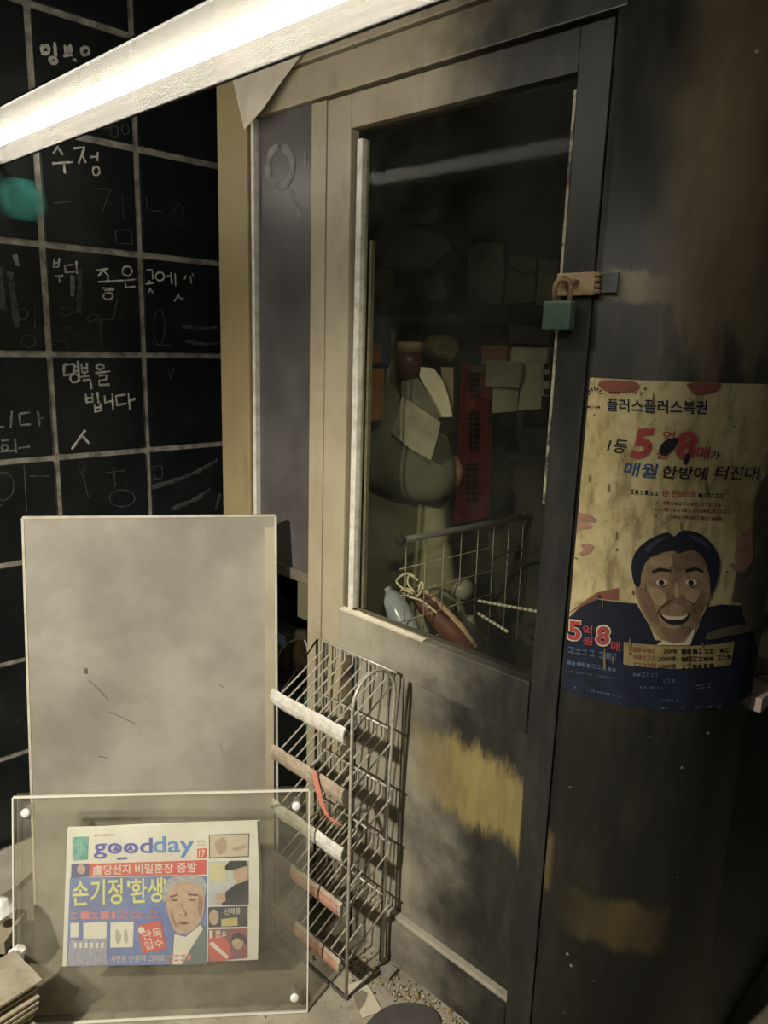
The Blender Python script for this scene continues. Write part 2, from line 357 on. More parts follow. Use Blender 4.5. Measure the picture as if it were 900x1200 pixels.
# chalk handwriting on the tiles (traced strokes)
f2 = lambda x, y: (x / 3.0, 250 + y / 3.0)
f1 = lambda x, y: (x / 3.0, y / 3.0)
def circ(x, y, rx, ry, n=14, gap=0.0): return [(x + rx * math.cos(2 * math.pi * k / n - 1.2), y + ry * math.sin(2 * math.pi * k / n - 1.2)) for k in range(n + 1)]
def ribbon(polys, width, plane, mat, name, parent, axis='x', jit=0.6):
    bm = bmesh.new(); rg = random.Random(len(polys))
    for P, fn in polys:
        pts = []
        for a, b in zip(P, P[1:]):
            k = max(1, int(math.hypot(b[0] - a[0], b[1] - a[1]) / 9))
            for s in range(k): pts.append((a[0] + (b[0] - a[0]) * s / k, a[1] + (b[1] - a[1]) * s / k))
        pts.append(P[-1]); W3 = [at(*fn(*p), **{axis: plane}) for p in pts]; ring = []
        nrm = Vector((1, 0, 0)) if axis == 'x' else Vector((0, -1, 0))
        for i, p in enumerate(W3):
            t = (W3[min(i + 1, len(W3) - 1)] - W3[max(i - 1, 0)]); t = t.normalized() if t.length > 1e-9 else Vector((0, 0, 1)); s = t.cross(nrm) * width / 2 * rg.uniform(jit, 1.25)
            ring.append((bm.verts.new(p + s), bm.verts.new(p + nrm * 0.0008), bm.verts.new(p - s)))
        for A, B in zip(ring, ring[1:]):
            for q in ((0, 1), (1, 2)): bm.faces.new((A[q[0]], A[q[1]], B[q[1]], B[q[0]]))
    return link(name, mesh_from(bm), mat, parent)
XT = 0.0066
chalk1 = [[(225, 532), (225, 570), (258, 565), (262, 530), (225, 532)], [(274, 518), (279, 592)], [(260, 540), (276, 538)], [(260, 556), (276, 554)], circ(262, 580, 15, 15),
 [(286, 528), (289, 560), (308, 558), (305, 525)], [(288, 545), (306, 543)], [(297, 560), (297, 573)], [(282, 576), (316, 572)], [(290, 588), (318, 585), (322, 618)],
 circ(352, 540, 13, 9), [(335, 562), (387, 556)], [(346, 571), (376, 569), (372, 585), (349, 588), (349, 604), (386, 602)],
 [(302, 635), (305, 665), (327, 662), (325, 632)], [(304, 650), (326, 648)], [(342, 628), (347, 668)], [(332, 672), (335, 698), (356, 693), (353, 668)], [(333, 685), (354, 681)],
 [(368, 640), (370, 666), (393, 660)], [(395, 632), (398, 690)], [(442, 637), (408, 642), (412, 675), (446, 668)], [(451, 630), (457, 690)], [(454, 660), (475, 652)],
 [(252, 830), (300, 762)], [(288, 780), (314, 810)]]
ribbon([(p, f2) for p in chalk1], 0.0075, XT, M_CHALK, 'chalk_writing', wl)['label'] = 'white chalk handwriting, two lines of Korean on a black tile'
chalk2 = [[(190, 160), (188, 190), (206, 188), (209, 157)], [(189, 175), (207, 173)], [(192, 222), (222, 220)], [(208, 222), (210, 243)], [(258, 180), (228, 183), (230, 208), (262, 205)], [(268, 168), (270, 212)],
 [(340, 200), (378, 195)], [(362, 200), (345, 222)], [(362, 200), (384, 222)], [(345, 241), (425, 238)], [(380, 222), (380, 240)], [(358, 262), (402, 265)], [(366, 271), (400, 269)], circ(380, 291, 17, 12),
 circ(447, 203, 17, 17), [(405, 239), (478, 232)], [(440, 245), (442, 260), (476, 257)],
 [(515, 200), (535, 198), (538, 232)], [(525, 235), (525, 245)], [(512, 249), (540, 244)], [(530, 262), (520, 282)], [(530, 268), (538, 280)], circ(562, 222, 15, 15), [(585, 222), (601, 220)], [(601, 208), (604, 250)], [(615, 210), (618, 256)],
 [(632, 283), (612, 310)], [(625, 292), (646, 305)], [(655, 218), (648, 232)], [(670, 222), (673, 247)], [(675, 210), (682, 225)]]
ribbon([(p, f2) for p in chalk2], 0.0058, XT, M_CHALK, 'chalk_writing', wl)['label'] = 'white chalk handwriting running across two tiles near the tan post'
chalk3 = [[(0, 750), (15, 752)], [(42, 695), (38, 755)], [(105, 700), (68, 705), (72, 745), (108, 742)], [(133, 695), (140, 748)], [(137, 725), (153, 719)], [(5, 800), (30, 798)], circ(17, 824, 11, 10), [(52, 793), (58, 843)], [(65, 826), (105, 820)], [(0, 838), (56, 834)]]
ribbon([(p, f2) for p in chalk3], 0.0062, XT, M_CHALKM, 'chalk_writing', wl)
chalk4 = [[(205, 512), (188, 540)], [(205, 520), (222, 545)], [(183, 575), (255, 570)], [(225, 575), (228, 610)], [(258, 522), (298, 517), (276, 576)], [(287, 540), (302, 572)], [(318, 552), (344, 550)], [(344, 535), (342, 566)], circ(338, 601, 12, 16)]
ribbon([(p, f1) for p in chalk4], 0.0065, XT, M_CHALK, 'chalk_writing', wl)['label'] = 'white chalk word of two syllables under the reflected light band'
chalk5 = [[(145, 165), (148, 190), (172, 185), (170, 158), (145, 165)], [(192, 148), (196, 200)], circ(187, 212, 12, 10), [(228, 158), (230, 182), (249, 178), (246, 155)], [(229, 170), (247, 168)], [(238, 182), (238, 194)], [(222, 197), (254, 192)], circ(300, 180, 14, 14), [(262, 205), (262, 216)]]
ribbon([(p, f1) for p in chalk5], 0.010, XT, M_CHALK, 'chalk_writing', wl)
chalk6 = [([(325, 665), (390, 665), (358, 752)], f1), ([(372, 690), (396, 722)], f1), ([(430, 690), (436, 770)], f1), ([(405, 810), (410, 856), (466, 858), (462, 808), (405, 810)], f1), ([(515, 695), (518, 740), (572, 742)], f1), ([(630, 715), (604, 752)], f1), ([(640, 722), (645, 800)], f1), ([(190, 715), (258, 708)], f1),
 (circ(372, 440, 16, 12), f1), (circ(402, 462, 14, 22), f1), (circ(442, 455, 13, 18), f1),
 ([(85, 885), (95, 1050)], f2), ([(105, 925), (175, 925)], f2), ([(275, 878), (280, 912), (299, 905), (297, 876), (275, 878)], f2), ([(290, 912), (312, 1000)], f2), (circ(430, 1002, 45, 30), f2), ([(372, 912), (442, 905)], f2), ([(400, 888), (406, 960)], f2), ([(540, 890), (545, 936), (572, 930), (570, 888), (540, 890)], f2),
 ([(200, 410), (240, 400), (275, 440)], f2), ([(190, 452), (230, 450), (240, 480)], f2), (circ(232, 345, 22, 14), f2), (circ(330, 370, 22, 15), f2), ([(300, 385), (350, 370)], f2), ([(415, 290), (400, 370), (355, 375)], f2), ([(355, 375), (355, 470)], f2), (circ(560, 400, 20, 62), f2), ([(540, 460), (610, 468)], f2),
 ([(590, 540), (600, 580), (612, 545)], f2), (circ(80, 355, 18, 20), f2), ([(125, 315), (122, 410)], f2), ([(108, 365), (140, 363)], f2), (circ(100, 450, 25, 22), f2), (circ(10, 960, 40, 50), f2), ([(0, 1030), (12, 1022)], f2)]
ribbon(chalk6, 0.0042, XT, M_FAINT, 'chalk_writing', wl)['label'] = 'faint half-wiped chalk scribbles across several tiles'
smears = [[(52, 145), (62, 185)], [(255, 218), (254, 292)]]
ribbon([(p, f2) for p in smears], 0.012, XT, M_CHALKM, 'chalk_and_reflection_smear', wl, jit=0.9)
ribbon([([(282, 195), (278, 352)], f2), ([(0, 190), (8, 340)], f2), ([(35, 205), (60, 400)], f2)], 0.018, XT, M_FAINT, 'chalk_and_reflection_smear', wl, jit=0.5)
ribbon([([(530, 965), (640, 932), (700, 905), (765, 868)], f2), ([(600, 1042), (690, 1005), (738, 970)], f2), ([(760, 1040), (775, 985)], f2), ([(640, 398), (700, 405), (770, 402)], f2), ([(650, 450), (720, 462), (775, 455)], f2)], 0.016, XT, M_FAINT, 'chalk_and_reflection_smear', wl, jit=0.5)  # last two strokes imitate a faint reflected face, the others are smeared chalk
# teal light reflected in protective glass, imitated by a tinted square on the tile
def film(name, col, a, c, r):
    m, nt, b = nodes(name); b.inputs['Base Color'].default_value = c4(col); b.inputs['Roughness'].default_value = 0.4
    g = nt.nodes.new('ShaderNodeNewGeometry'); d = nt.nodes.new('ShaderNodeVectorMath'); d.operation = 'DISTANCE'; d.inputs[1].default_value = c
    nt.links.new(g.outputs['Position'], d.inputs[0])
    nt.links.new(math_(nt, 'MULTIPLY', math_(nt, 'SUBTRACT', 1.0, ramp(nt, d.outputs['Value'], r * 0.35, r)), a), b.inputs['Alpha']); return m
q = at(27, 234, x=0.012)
sq = link('teal_reflection', boxm(0.0075, 0.0105, q.y - 0.075, q.y + 0.075, q.z - 0.055, q.z + 0.055, 0.001), film('teal_glow', (0.09, 0.42, 0.36), 0.55, (0.009, q.y, q.z), 0.075))
tagp(sq, 'small teal reflected glow imitated by a translucent square on a black wall tile', 'reflection')

# ================================================================== KIOSK
K = empty('newspaper_kiosk', (1.1, 0.9, 0), 'scorched newspaper kiosk with tan left posts and a soot-black rounded corner', 'kiosk')
H = 2.62
box('corner_post', (0.396, 0.535, 0.0, 0.10, 0.0, H), M_POST, K, 0.004)
box('post_flange', (0.556, 0.569, -0.004, 0.05, 0.0, 2.148), M_STRIP, K)
box('side_backing', (0.43, 0.80, 0.200, 0.212, 0.0, 2.2), M_GROOVE, K, 0)
sp = box('side_panel', (0.569, 0.795, 0.012, 0.022, 0.985, 2.148), M_SOOTPANE, K, 0)
box('panel_rail', (0.569, 0.795, 0.0, 0.026, 0.955, 0.985), pm('scorched_beige_rail', (0.16, 0.135, 0.09), (0.07, 0.06, 0.045), 14, 0.6), K)
box('lower_side_panel', (0.735, 0.795, 0.014, 0.024, 0.845, 0.955), pm('dark_olive_panel', (0.10, 0.095, 0.05), (0.15, 0.14, 0.07), 5, 0.6), K, 0)
box('jamb', (0.795, 0.849, 0.0, 0.10, 0.0, 2.143), M_FRAME, K, 0.003)
box('lower_fascia', (0.585, 1.60, -0.004, 0.08, 2.149, 2.228), M_FRAME, K, 0.003)
box('upper_fascia', (0.540, 1.60, -0.010, 0.08, 2.233, H), M_FRAME, K, 0.003)
box('threshold', (0.80, 1.58, 0.0, 0.09, 0.0, 0.028), M_DOOR, K, 0.002)
ribbon([([(328 + 14.5 * math.cos(a), 195 + 23 * math.sin(a)) for a in np.linspace(-1.4, 4.6, 26)], lambda x, y: (x, y))], 0.020, 0.0105, pm('wiped_soot', (0.27, 0.255, 0.235), (0.17, 0.16, 0.15), 40, 0.7), 'finger_drawn_ring', K, axis='y', jit=0.8)
for L in ([(345, 235), (352, 255)], [(357, 175), (358, 192)], [(340, 222), (344, 228)]): ribbon([(L, lambda x, y: (x, y))], 0.012, 0.0105, MATS['wiped_soot'], 'soot_smear', K, axis='y')
# rounded corner and right side
CX, CY, CR = 1.582, 0.27, 0.27
SURF = Round(CX, CY, CR)
def shell(u0, u1, z0, z1, th, n=26):
    v = []; f = []
    us = [u0 + (u1 - u0) * i / n for i in range(n + 1)]
    for u in us:
        for z in (z0, z1): v.append(SURF.xyz(u, z, 0)); v.append(SURF.xyz(u, z, -th))
    for i in range(n):
        a = 4 * i; b = a + 4; f += [(a, b, b + 2, a + 2), (a + 1, a + 3, b + 3, b + 1), (a, a + 1, b + 1, b), (a + 2, b + 2, b + 3, a + 3)]
    f += [(0, 2, 3, 1), (4 * n, 4 * n + 1, 4 * n + 3, 4 * n + 2)]
    bm = bmesh.new(); vs = [bm.verts.new(p) for p in v]
    for q in f: bm.faces.new([vs[i] for i in q])
    return mesh_from(bm)
QU = CR * math.pi / 2
cs = link('rounded_corner', shell(0.0, QU, 0.0, H, 0.012, 30), M_COLUMN, K, smooth=False)
for p in cs.data.polygons:
    if abs(p.normal.z) < 0.3 and p.area > 0.005: p.use_smooth = True
XR = CX + CR
box('seam_strip', (CX - 0.001, CX + 0.004, 0.001, 0.02, 0.0, H), M_GROOVE, K, 0)
box('right_wall', (XR - 0.03, XR, CY + 0.001, 2.2, 0.0, 0.895), M_COLUMN, K, 0.002)
box('right_wall_top', (XR - 0.03, XR, CY + 0.001, 2.2, 1.30, H), M_COLUMN, K, 0.002)
box('counter', (1.42, XR + 0.02, CY + 0.012, 1.6, 0.895, 0.925), pm('pinkish_board', (0.66, 0.52, 0.44), (0.52, 0.42, 0.34), 9, 0.6), K, 0.002)
box('skirting', (CX, XR - 0.02, 0.30, 0.32, 0.0, 0.05), M_BLACK, K, 0)
box('inner_partition', (0.41, 1.70, 0.62, 0.64, 0.0, 2.4), M_DARKWALL, K, 0)
box('inner_left_wall', (0.41, 0.43, 0.06, 0.62, 0.0, 2.4), M_DARKWALL, K, 0)
box('roof', (0.40, XR, 0.0, 2.2, H, H + 0.05), M_BLACK, K, 0.002)
box('inner_ceiling', (0.42, 1.70, 0.05, 0.62, 2.25, 2.27), M_BLACK, K, 0)
box('inner_counter', (0.44, 1.50, 0.10, 0.62, 0.68, 0.71), M_BLACK, K, 0.003)
box('wall_shelf', (0.96, 1.36, 0.44, 0.62, 1.525, 1.545), pm('charred_board', (0.018, 0.016, 0.013), (0.05, 0.042, 0.03), 12, 0.7), K, 0.002)
box('upper_shelf', (0.50, 0.96, 0.40, 0.62, 1.66, 1.68), MATS['charred_board'], K, 0.002)
box('left_shelf', (0.44, 0.70, 0.32, 0.62, 1.50, 1.515), MATS['charred_board'], K, 0.002)

# ------------------------------------------------------------------ door
D = empty('kiosk_door', (0.853, 0.02, 0.03), 'half-glazed kiosk door, tan at the left and blackened by soot at the right', 'door')
box('stile', (0.853, 0.934, 0.0, 0.045, 0.03, 2.140), M_FRAME, D, 0.003)
box('stile', (1.512, 1.577, 0.0, 0.045, 0.03, 2.140), M_DOOR, D, 0.003)
box('top_rail', (0.934, 1.512, 0.0, 0.045, 2.068, 2.140), M_FRAME, D, 0.003)
box('middle_rail', (0.926, 1.512, -0.004, 0.045, 0.808, 0.925), M_DOOR, D, 0.004)
box('bottom_rail', (0.934, 1.512, -0.002, 0.045, 0.03, 0.118), M_DOOR, D, 0.003)
box('panel_moulding', (0.951, 1.512, 0.012, 0.034, 0.118, 0.130), soot_paint('top_lit_moulding', (0.40, 0.36, 0.27), (0.33, 0.30, 0.22), 1.2, 1.9), D, 0.004)  # paler paint imitates the light caught along the ledge top
box('lower_panel', (0.951, 1.512, 0.034, 0.042, 0.118, 0.808), M_DOOR, D, 0)
box('panel_gap', (0.934, 0.951, 0.040, 0.044, 0.118, 0.808), M_GROOVE, D, 0)
box('edge_chip', (1.508, 1.5135, -0.0012, 0.006, 1.30, 2.04), pm('chipped_edge', (0.34, 0.30, 0.20), (0.05, 0.046, 0.036), 30, 0.6, lo=0.45, hi=0.6), D, 0)
box('rebate', (0.934, 0.944, 0.026, 0.040, 0.925, 2.068), M_GROOVE, D, 0)
box('glazing_bead', (0.944, 0.962, 0.010, 0.034, 0.930, 2.046), M_STRIP, D, 0.002)
box('inner_bead', (0.968, 0.976, 0.034, 0.046, 0.930, 1.83), pm('worn_bead', (0.28, 0.24, 0.16), (0.14, 0.12, 0.085), 20, 0.6), D, 0.001)
box('glass_pane', (0.944, 1.512, 0.022, 0.026, 0.925, 2.068), M_GLASS, D, 0)
bm = bmesh.new(); rg = random.Random(3); A0 = None      # crumbling putty along the sill
for i in range(25):
    x = 0.93 + 0.012 * i; h = 0.012 * (1 - i / 30) * rg.uniform(0.4, 1.2); d = 0.012 * (1 - i / 40) * rg.uniform(0.5, 1.1)
    ring = [bm.verts.new(p) for p in ((x, -0.0045, 0.921), (x, -0.0045 - 0.002, 0.9255), (x, 0.006, 0.927 + h * 0.6), (x, 0.018, 0.924 + h * 0.2))]
    if A0:
        for a in range(3): bm.faces.new((A0[a], A0[a + 1], ring[a + 1], ring[a]))
    A0 = ring
link('putty', mesh_from(bm), M_CREAM, D)
M_RUST = pm('rusty_steel', (0.30, 0.20, 0.10), (0.12, 0.065, 0.035), 40, 0.6, 0.3)
a = at(655, 326, y=-0.008); b = at(703, 347, y=-0.008)
zc = 1.712
hasp = box('hasp_plate', (1.508, 1.588, -0.010, -0.004, zc - 0.020, zc + 0.020), pm('tan_steel', (0.42, 0.32, 0.19), (0.28, 0.19, 0.10), 30, 0.5, 0.2), D, 0.002)
for k in range(4):
    tube('hinge_knuckle', [(1.592, -0.010, zc - 0.018 + k * 0.0095), (1.592, -0.010, zc - 0.0105 + k * 0.0095)], 0.006, M_RUST, hasp)
box('hasp_leaf', (1.597, 1.628, -0.006, -0.001, zc - 0.016, zc + 0.018), pm('dull_steel', (0.16, 0.165, 0.155), (0.09, 0.09, 0.08), 20, 0.5, 0.3), D, 0.001)
tube('staple', [(1.535, 0.0, zc + 0.004), (1.535, -0.026, zc + 0.004), (1.552, -0.028, zc + 0.003), (1.552, 0.0, zc + 0.003)], 0.0045, M_RUST, hasp)
# padlock hanging in the staple
PX, PYY = 1.527, -0.024
PL = empty('padlock', (PX, PYY, zc - 0.082), 'green padlock hanging from the rusty hasp on the door edge', 'padlock')
box('lock_body', (PX - 0.029, PX + 0.029, PYY - 0.010, PYY + 0.010, zc - 0.082, zc - 0.030), pm('dull_green_metal', (0.060, 0.105, 0.075), (0.040, 0.07, 0.05), 20, 0.45, 0.2), PL, 0.004)
sh = []
for k in range(13):
    an = math.pi * k / 12; sh.append((PX + 0.004 + 0.016 * math.cos(an), PYY, zc - 0.006 + 0.014 * math.sin(an)))
tube('shackle', [(PX + 0.020, PYY, zc - 0.032)] + sh + [(PX - 0.012, PYY, zc - 0.032)], 0.005, M_RUST, PL)
lathe('keyhole', [(0.006, 0), (0.006, 0.002), (0.003, 0.003)], M_RUST, PL, 12, Matrix.Translation((PX, PYY, zc - 0.0845)))

# ================================================================== STRIP LIGHT REFLECTION (mirrored in protective glass, built as an added glowing fixture)
def lamp_refl_mats():
    m = bpy.data.materials.new('translucent_band'); m.use_nodes = True; nt = m.node_tree; nt.nodes.clear()
    out = nt.nodes.new('ShaderNodeOutputMaterial'); tr = nt.nodes.new('ShaderNodeBsdfTransparent'); tl = nt.nodes.new('ShaderNodeBsdfTranslucent'); df = nt.nodes.new('ShaderNodeBsdfDiffuse')
    tl.inputs[0].default_value = (0.40, 0.38, 0.335, 1); df.inputs[0].default_value = (0.33, 0.315, 0.28, 1)
    a = nt.nodes.new('ShaderNodeMixShader'); a.inputs[0].default_value = 0.35; nt.links.new(tl.outputs[0], a.inputs[1]); nt.links.new(df.outputs[0], a.inputs[2])
    b = nt.nodes.new('ShaderNodeMixShader'); b.inputs[0].default_value = 0.36; nt.links.new(tr.outputs[0], b.inputs[1]); nt.links.new(a.outputs[0], b.inputs[2])
    nt.links.new(b.outputs[0], out.inputs[0])
    e = bpy.data.materials.new('reflected_glow'); e.use_nodes = True; nt = e.node_tree; nt.nodes.clear()
    out = nt.nodes.new('ShaderNodeOutputMaterial'); em = nt.nodes.new('ShaderNodeEmission'); em.inputs[0].default_value = (1.0, 0.95, 0.85, 1); em.inputs[1].default_value = 20.0
    nt.links.new(em.outputs[0], out.inputs[0]); return m, e
M_REFL_BAND, M_REFL_TUBE = lamp_refl_mats()
LY, LZ0, LZ1, LX0, LX1 = -0.45, 2.036, 2.148, 0.008, 2.05
LAMP_REFL = empty('strip_light_reflection', (LX0, LY, LZ0), 'long bright reflection of a fluorescent light at the top left, built as a glowing fixture', 'lamp')
prof = []
for (cy_, cz_, a0) in ((LY - 0.014, LZ0 + 0.018, 180), (LY + 0.014, LZ0 + 0.018, 270), (LY + 0.014, LZ1 - 0.018, 0), (LY - 0.014, LZ1 - 0.018, 90)):
    for k in range(5):
        an = math.radians(a0 + 22.5 * k); prof.append((cy_ + 0.016 * math.cos(an), cz_ + 0.018 * math.sin(an)))
bm = bmesh.new(); R0 = [bm.verts.new((LX0 + 0.02, p[0], p[1])) for p in prof]; R1 = [bm.verts.new((LX1 - 0.02, p[0], p[1])) for p in prof]
for k in range(len(prof)): bm.faces.new((R0[k], R0[(k + 1) % len(prof)], R1[(k + 1) % len(prof)], R1[k]))
link('reflection_band', mesh_from(bm), M_REFL_BAND, LAMP_REFL, smooth=True)
tube('reflected_tube', [(LX0 + 0.022, LY, 2.090), (LX1 - 0.03, LY, 2.090)], 0.017, M_REFL_TUBE, LAMP_REFL, 12)
M_REFL_RAIL = pm('dark_reflection_rail', (0.05, 0.045, 0.045), None, rough=0.5)
box('bottom_rail', (LX0, LX1, LY + 0.018, LY + 0.026, LZ0 - 0.001, LZ0 + 0.004), M_REFL_RAIL, LAMP_REFL, 0)  # lower edge of the light reflection, not a real rail
box('top_rail', (LX0, LX1, LY - 0.030, LY - 0.024, LZ1 - 0.008, LZ1 - 0.004), M_REFL_RAIL, LAMP_REFL, 0)  # upper edge of the light reflection, not a real rail
for x in (LX0, LX1 - 0.02): box('reflection_end_cap', (x - 0.002, x + 0.02, LY - 0.029, LY + 0.026, LZ0 + 0.004, LZ1 - 0.004), M_REFL_RAIL, LAMP_REFL, 0.004)
for x in (1.35, 1.9): tube('added_hanger_rod', [(x, LY, LZ1 - 0.005), (x, LY, 2.92)], 0.004, M_WIRE, LAMP_REFL)

# sheet of paper hanging from the fascia over the post
P3 = [at(px, py, y=-0.016) for px, py in ((262, 62), (300, 45), (372, 36), (362, 52), (352, 70), (334, 98), (316, 130), (298, 155), (288, 135), (279, 108), (273, 90))]
for i, p in enumerate(P3):
    p.y -= (0.0, 0.0, 0.0, 0.004, 0.006, 0.012, 0.020, 0.030, 0.016, 0.008, 0.003)[i]
pf = sheet_from_loop('hanging_paper', P3, (0, -1, 0.1), 0.0014, M_CREAM)
tagp(pf, 'cream sheet of paper with a pointed corner hanging from the kiosk fascia', 'paper')

# ================================================================== PALE BOARD
BA = at(43, 1113, z=0.0); BB = at(328, 1085, z=0.0); bd = (BB - BA).normalized(); bn = Vector((bd.y, -bd.x, 0))
lean = math.radians(8); bu = Vector((0, 0, math.cos(lean))) - bn * math.sin(lean); bN = bd.cross(bu)
BM = Matrix((( bd.x, bN.x, bu.x, BA.x), (bd.y, bN.y, bu.y, BA.y), (bd.z, bN.z, bu.z, BA.z + 0.002), (0, 0, 0, 1)))
BRD = empty('pale_board', BA, 'tall pale grey-beige smudged board leaning upright behind the clear acrylic sheet', 'board')
BW, BH = 0.634, 1.148
# local axes: x along width, y towards the camera, z up the board
box('face', (0, BW, -0.012, 0.0, 0, BH), M_BOARD, BRD, 0.001, BM)
box('edge_strip', (0, BW, -0.014, 0.0015, BH - 0.002, BH + 0.004), M_BOARDEDGE, BRD, 0, BM)
box('edge_strip', (-0.003, 0.003, -0.014, 0.0015, 0, BH), M_BOARDEDGE, BRD, 0, BM)
box('edge_strip', (BW - 0.003, BW + 0.003, -0.014, 0.0015, 0, BH), M_BOARDEDGE, BRD, 0, BM)
box('side_fold', (BW - 0.030, BW - 0.003, 0.0, 0.0012, 0, BH - 0.03), pm('board_fold', (0.46, 0.41, 0.29), (0.38, 0.33, 0.23), 9, 0.5), BRD, 0, BM)

BSF = Flat(BM @ Vector((0, 0.0, 0)), bd, bu)
if BSF.Nn.dot(bN) < 0: BSF.Nn = -BSF.Nn
M_SCR = pm('scratch', (0.13, 0.11, 0.085), None, rough=0.7)
for P, w in (([(104, 797), (116, 808), (126, 819)], 1.1), ([(128, 834), (142, 840), (160, 849)], 1.0), ([(98, 785), (102, 784), (103, 788), (99, 788)], 3.0), ([(258, 872), (261, 882), (262, 890)], 0.9), ([(255, 800), (262, 806)], 0.9), ([(115, 886), (126, 888)], 0.8)):
    L = [(x, y - w / 2) for x, y in P] + [(x, y + w / 2) for x, y in P[::-1]]
    link('scratch', printed(BSF, [[BSF.uv(*p) for p in L]], 3), M_SCR, BRD)
# ================================================================== ACRYLIC STAND WITH NEWSPAPER
AA = at(8, 1203, z=0.0); AB = at(361, 1185, z=0.0); ad = (AB - AA).normalized(); an_ = Vector((ad.y, -ad.x, 0))
al = math.radians(10.5); au = Vector((0, 0, math.cos(al))) - an_ * math.sin(al); aN = ad.cross(au)
if aN.dot(an_) < 0: aN = -aN
AM = Matrix(((ad.x, aN.x, au.x, AA.x), (ad.y, aN.y, au.y, AA.y), (ad.z, aN.z, au.z, AA.z + 0.003), (0, 0, 0, 1)))
AC = empty('acrylic_stand', AA, 'clear acrylic double sheet with corner bolts holding a newspaper upright on the floor', 'display stand')
AW, AH = 0.704, 0.545
box('front_sheet', (0.018, AW, 0.0, 0.004, 0, AH), M_ACRYL, AC, 0, AM)
box('back_sheet', (0.018, AW, -0.026, -0.022, 0, AH), M_ACRYL, AC, 0, AM)
for e in ((0.018, AW, -0.001, 0.005, AH - 0.001, AH + 0.003), (AW - 0.001, AW + 0.002, -0.001, 0.005, 0, AH), (0.016, 0.019, -0.001, 0.005, 0, AH), (0.018, AW, -0.001, 0.005, -0.002, 0.002)): box('polished_edge', e, M_ACREDGE, AC, 0, AM)
for (u, v) in ((0.048, AH - 0.035), (AW - 0.030, AH - 0.035), (AW - 0.030, 0.038), (0.048, 0.038)):
    bt = lathe('bolt', [(0.0085, -0.030), (0.0085, 0.006), (0.011, 0.0065), (0.011, 0.010), (0.006, 0.0135)], M_CHROME, AC, 14, AM @ Matrix.Translation((u, 0, v)) @ Matrix.Rotation(-math.pi / 2, 4, 'X'))
# the newspaper
NS = Flat(AM @ Vector((0, -0.004, 0)), ad, au)
if NS.Nn.dot(aN) < 0: NS.Nn = -NS.Nn
fn = lambda x, y: (60 + x / 3.4615, 950 + y / 3.4615)
NP = empty('newspaper', AM @ Vector((0.12, -0.012, 0.13)), 'folded colour newspaper with a blue and red front page held in the acrylic stand', 'newspaper')
corner = [NS.uv(*fn(*p)) for p in ((65, 76), (400, 64), (835, 46), (845, 300), (838, 606), (400, 622), (45, 633), (55, 350))]
for k in range(4):
    s = Flat(NS.O - aN * (0.0025 + 0.0032 * (3 - k)), ad, au); s.Nn = NS.Nn
    L = [(u + random.uniform(-1, 1) * 0.002 * (3 - k), v + random.uniform(-1, 1) * 0.002 * (3 - k)) for u, v in corner]
    sheet_from_loop('folded_page', [s.xyz(u, v, 0) for u, v in L], aN, 0.0026, pm('newsprint', (0.88, 0.86, 0.77), (0.82, 0.78, 0.66), 9, 0.85), NP)
def ink(name, c, c2=None, sc=40): return pm('ink_' + name, c, c2, sc, 0.75)
PARTN = []
def nprint(nm, loops, mat, layer, smooth=False, lab=None, par=None):
    for L in loops:
        me = printed(NS, [px_loop(NS, L, fn, smooth)], layer - 2); o = link(nm, me, mat, par or NP)
        if lab: o['label'] = lab
    return o
def ntext(nm, items, mat, layer, lab=None):
    for it in items:
        o = link(nm, lettering(NS, fn, [it], layer - 2), mat, NP)
        if lab: o['label'] = lab
    return o
nprint('blue_panel', [[(76, 272), (630, 264), (632, 622), (62, 632)]], ink('blue', (0.20, 0.25, 0.50), (0.25, 0.33, 0.58), 14), 1)
nprint('red_strip', [[(155, 216), (628, 200), (628, 258), (154, 268)]], ink('red', (0.72, 0.16, 0.15)), 2)
nprint('small_photo', [[(82, 216), (153, 214), (152, 268), (80, 272)]], ink('grey_blue', (0.16, 0.17, 0.30)), 2)
nprint('small_face', [ell((122, 238), 17, 20)], ink('skin_pale', (0.62, 0.47, 0.37)), 3)
nprint('teal_box', [[(86, 108), (150, 104), (148, 198), (86, 204)]], ink('teal', (0.13, 0.40, 0.36), (0.30, 0.55, 0.48), 60), 2)
nprint('date_box', [[(592, 155), (629, 152), (629, 190), (592, 193)]], ink('red2', (0.78, 0.16, 0.12)), 2)
ntext('masthead', [('good', (172, 196), (410, 192), (172, 113), 0.010)], ink('violet', (0.15, 0.15, 0.52)), 2, 'violet-blue first half of the newspaper title')
ntext('masthead', [('day', (412, 193), (578, 188), (412, 104), 0.010)], ink('sky_blue', (0.13, 0.33, 0.74)), 2, 'bright blue second half of the newspaper title')
nprint('masthead_eyes', [[(250, 162), (262, 140), (274, 162)], [(308, 160), (321, 138), (333, 160)], [(266, 190), (307, 188), (307, 197), (266, 199)]], MATS['ink_violet'], 3)
ntext('date_number', [('17', (599, 188), (624, 187), (599, 160), 0.01)], ink('white', (0.86, 0.83, 0.72)), 3)
ntext('banner_lettering', [('盧당선자', (168, 262), (326, 256), (168, 222), 0.012), ('비밀훈장', (340, 256), (495, 252), (340, 216), 0.012), ('증발', (510, 252), (590, 249), (510, 211), 0.012)], MATS['ink_white'], 3)
ntext('headline', [('손기정', (86, 388), (290, 378), (86, 282), 0.014), ("'", (308, 312), (320, 312), (308, 284), 0.02), ('환생', (322, 378), (452, 370), (322, 276), 0.014), ("'", (456, 302), (466, 302), (456, 276), 0.02)], ink('yellow', (0.86, 0.83, 0.30)), 3, 'large yellow headline lettering')
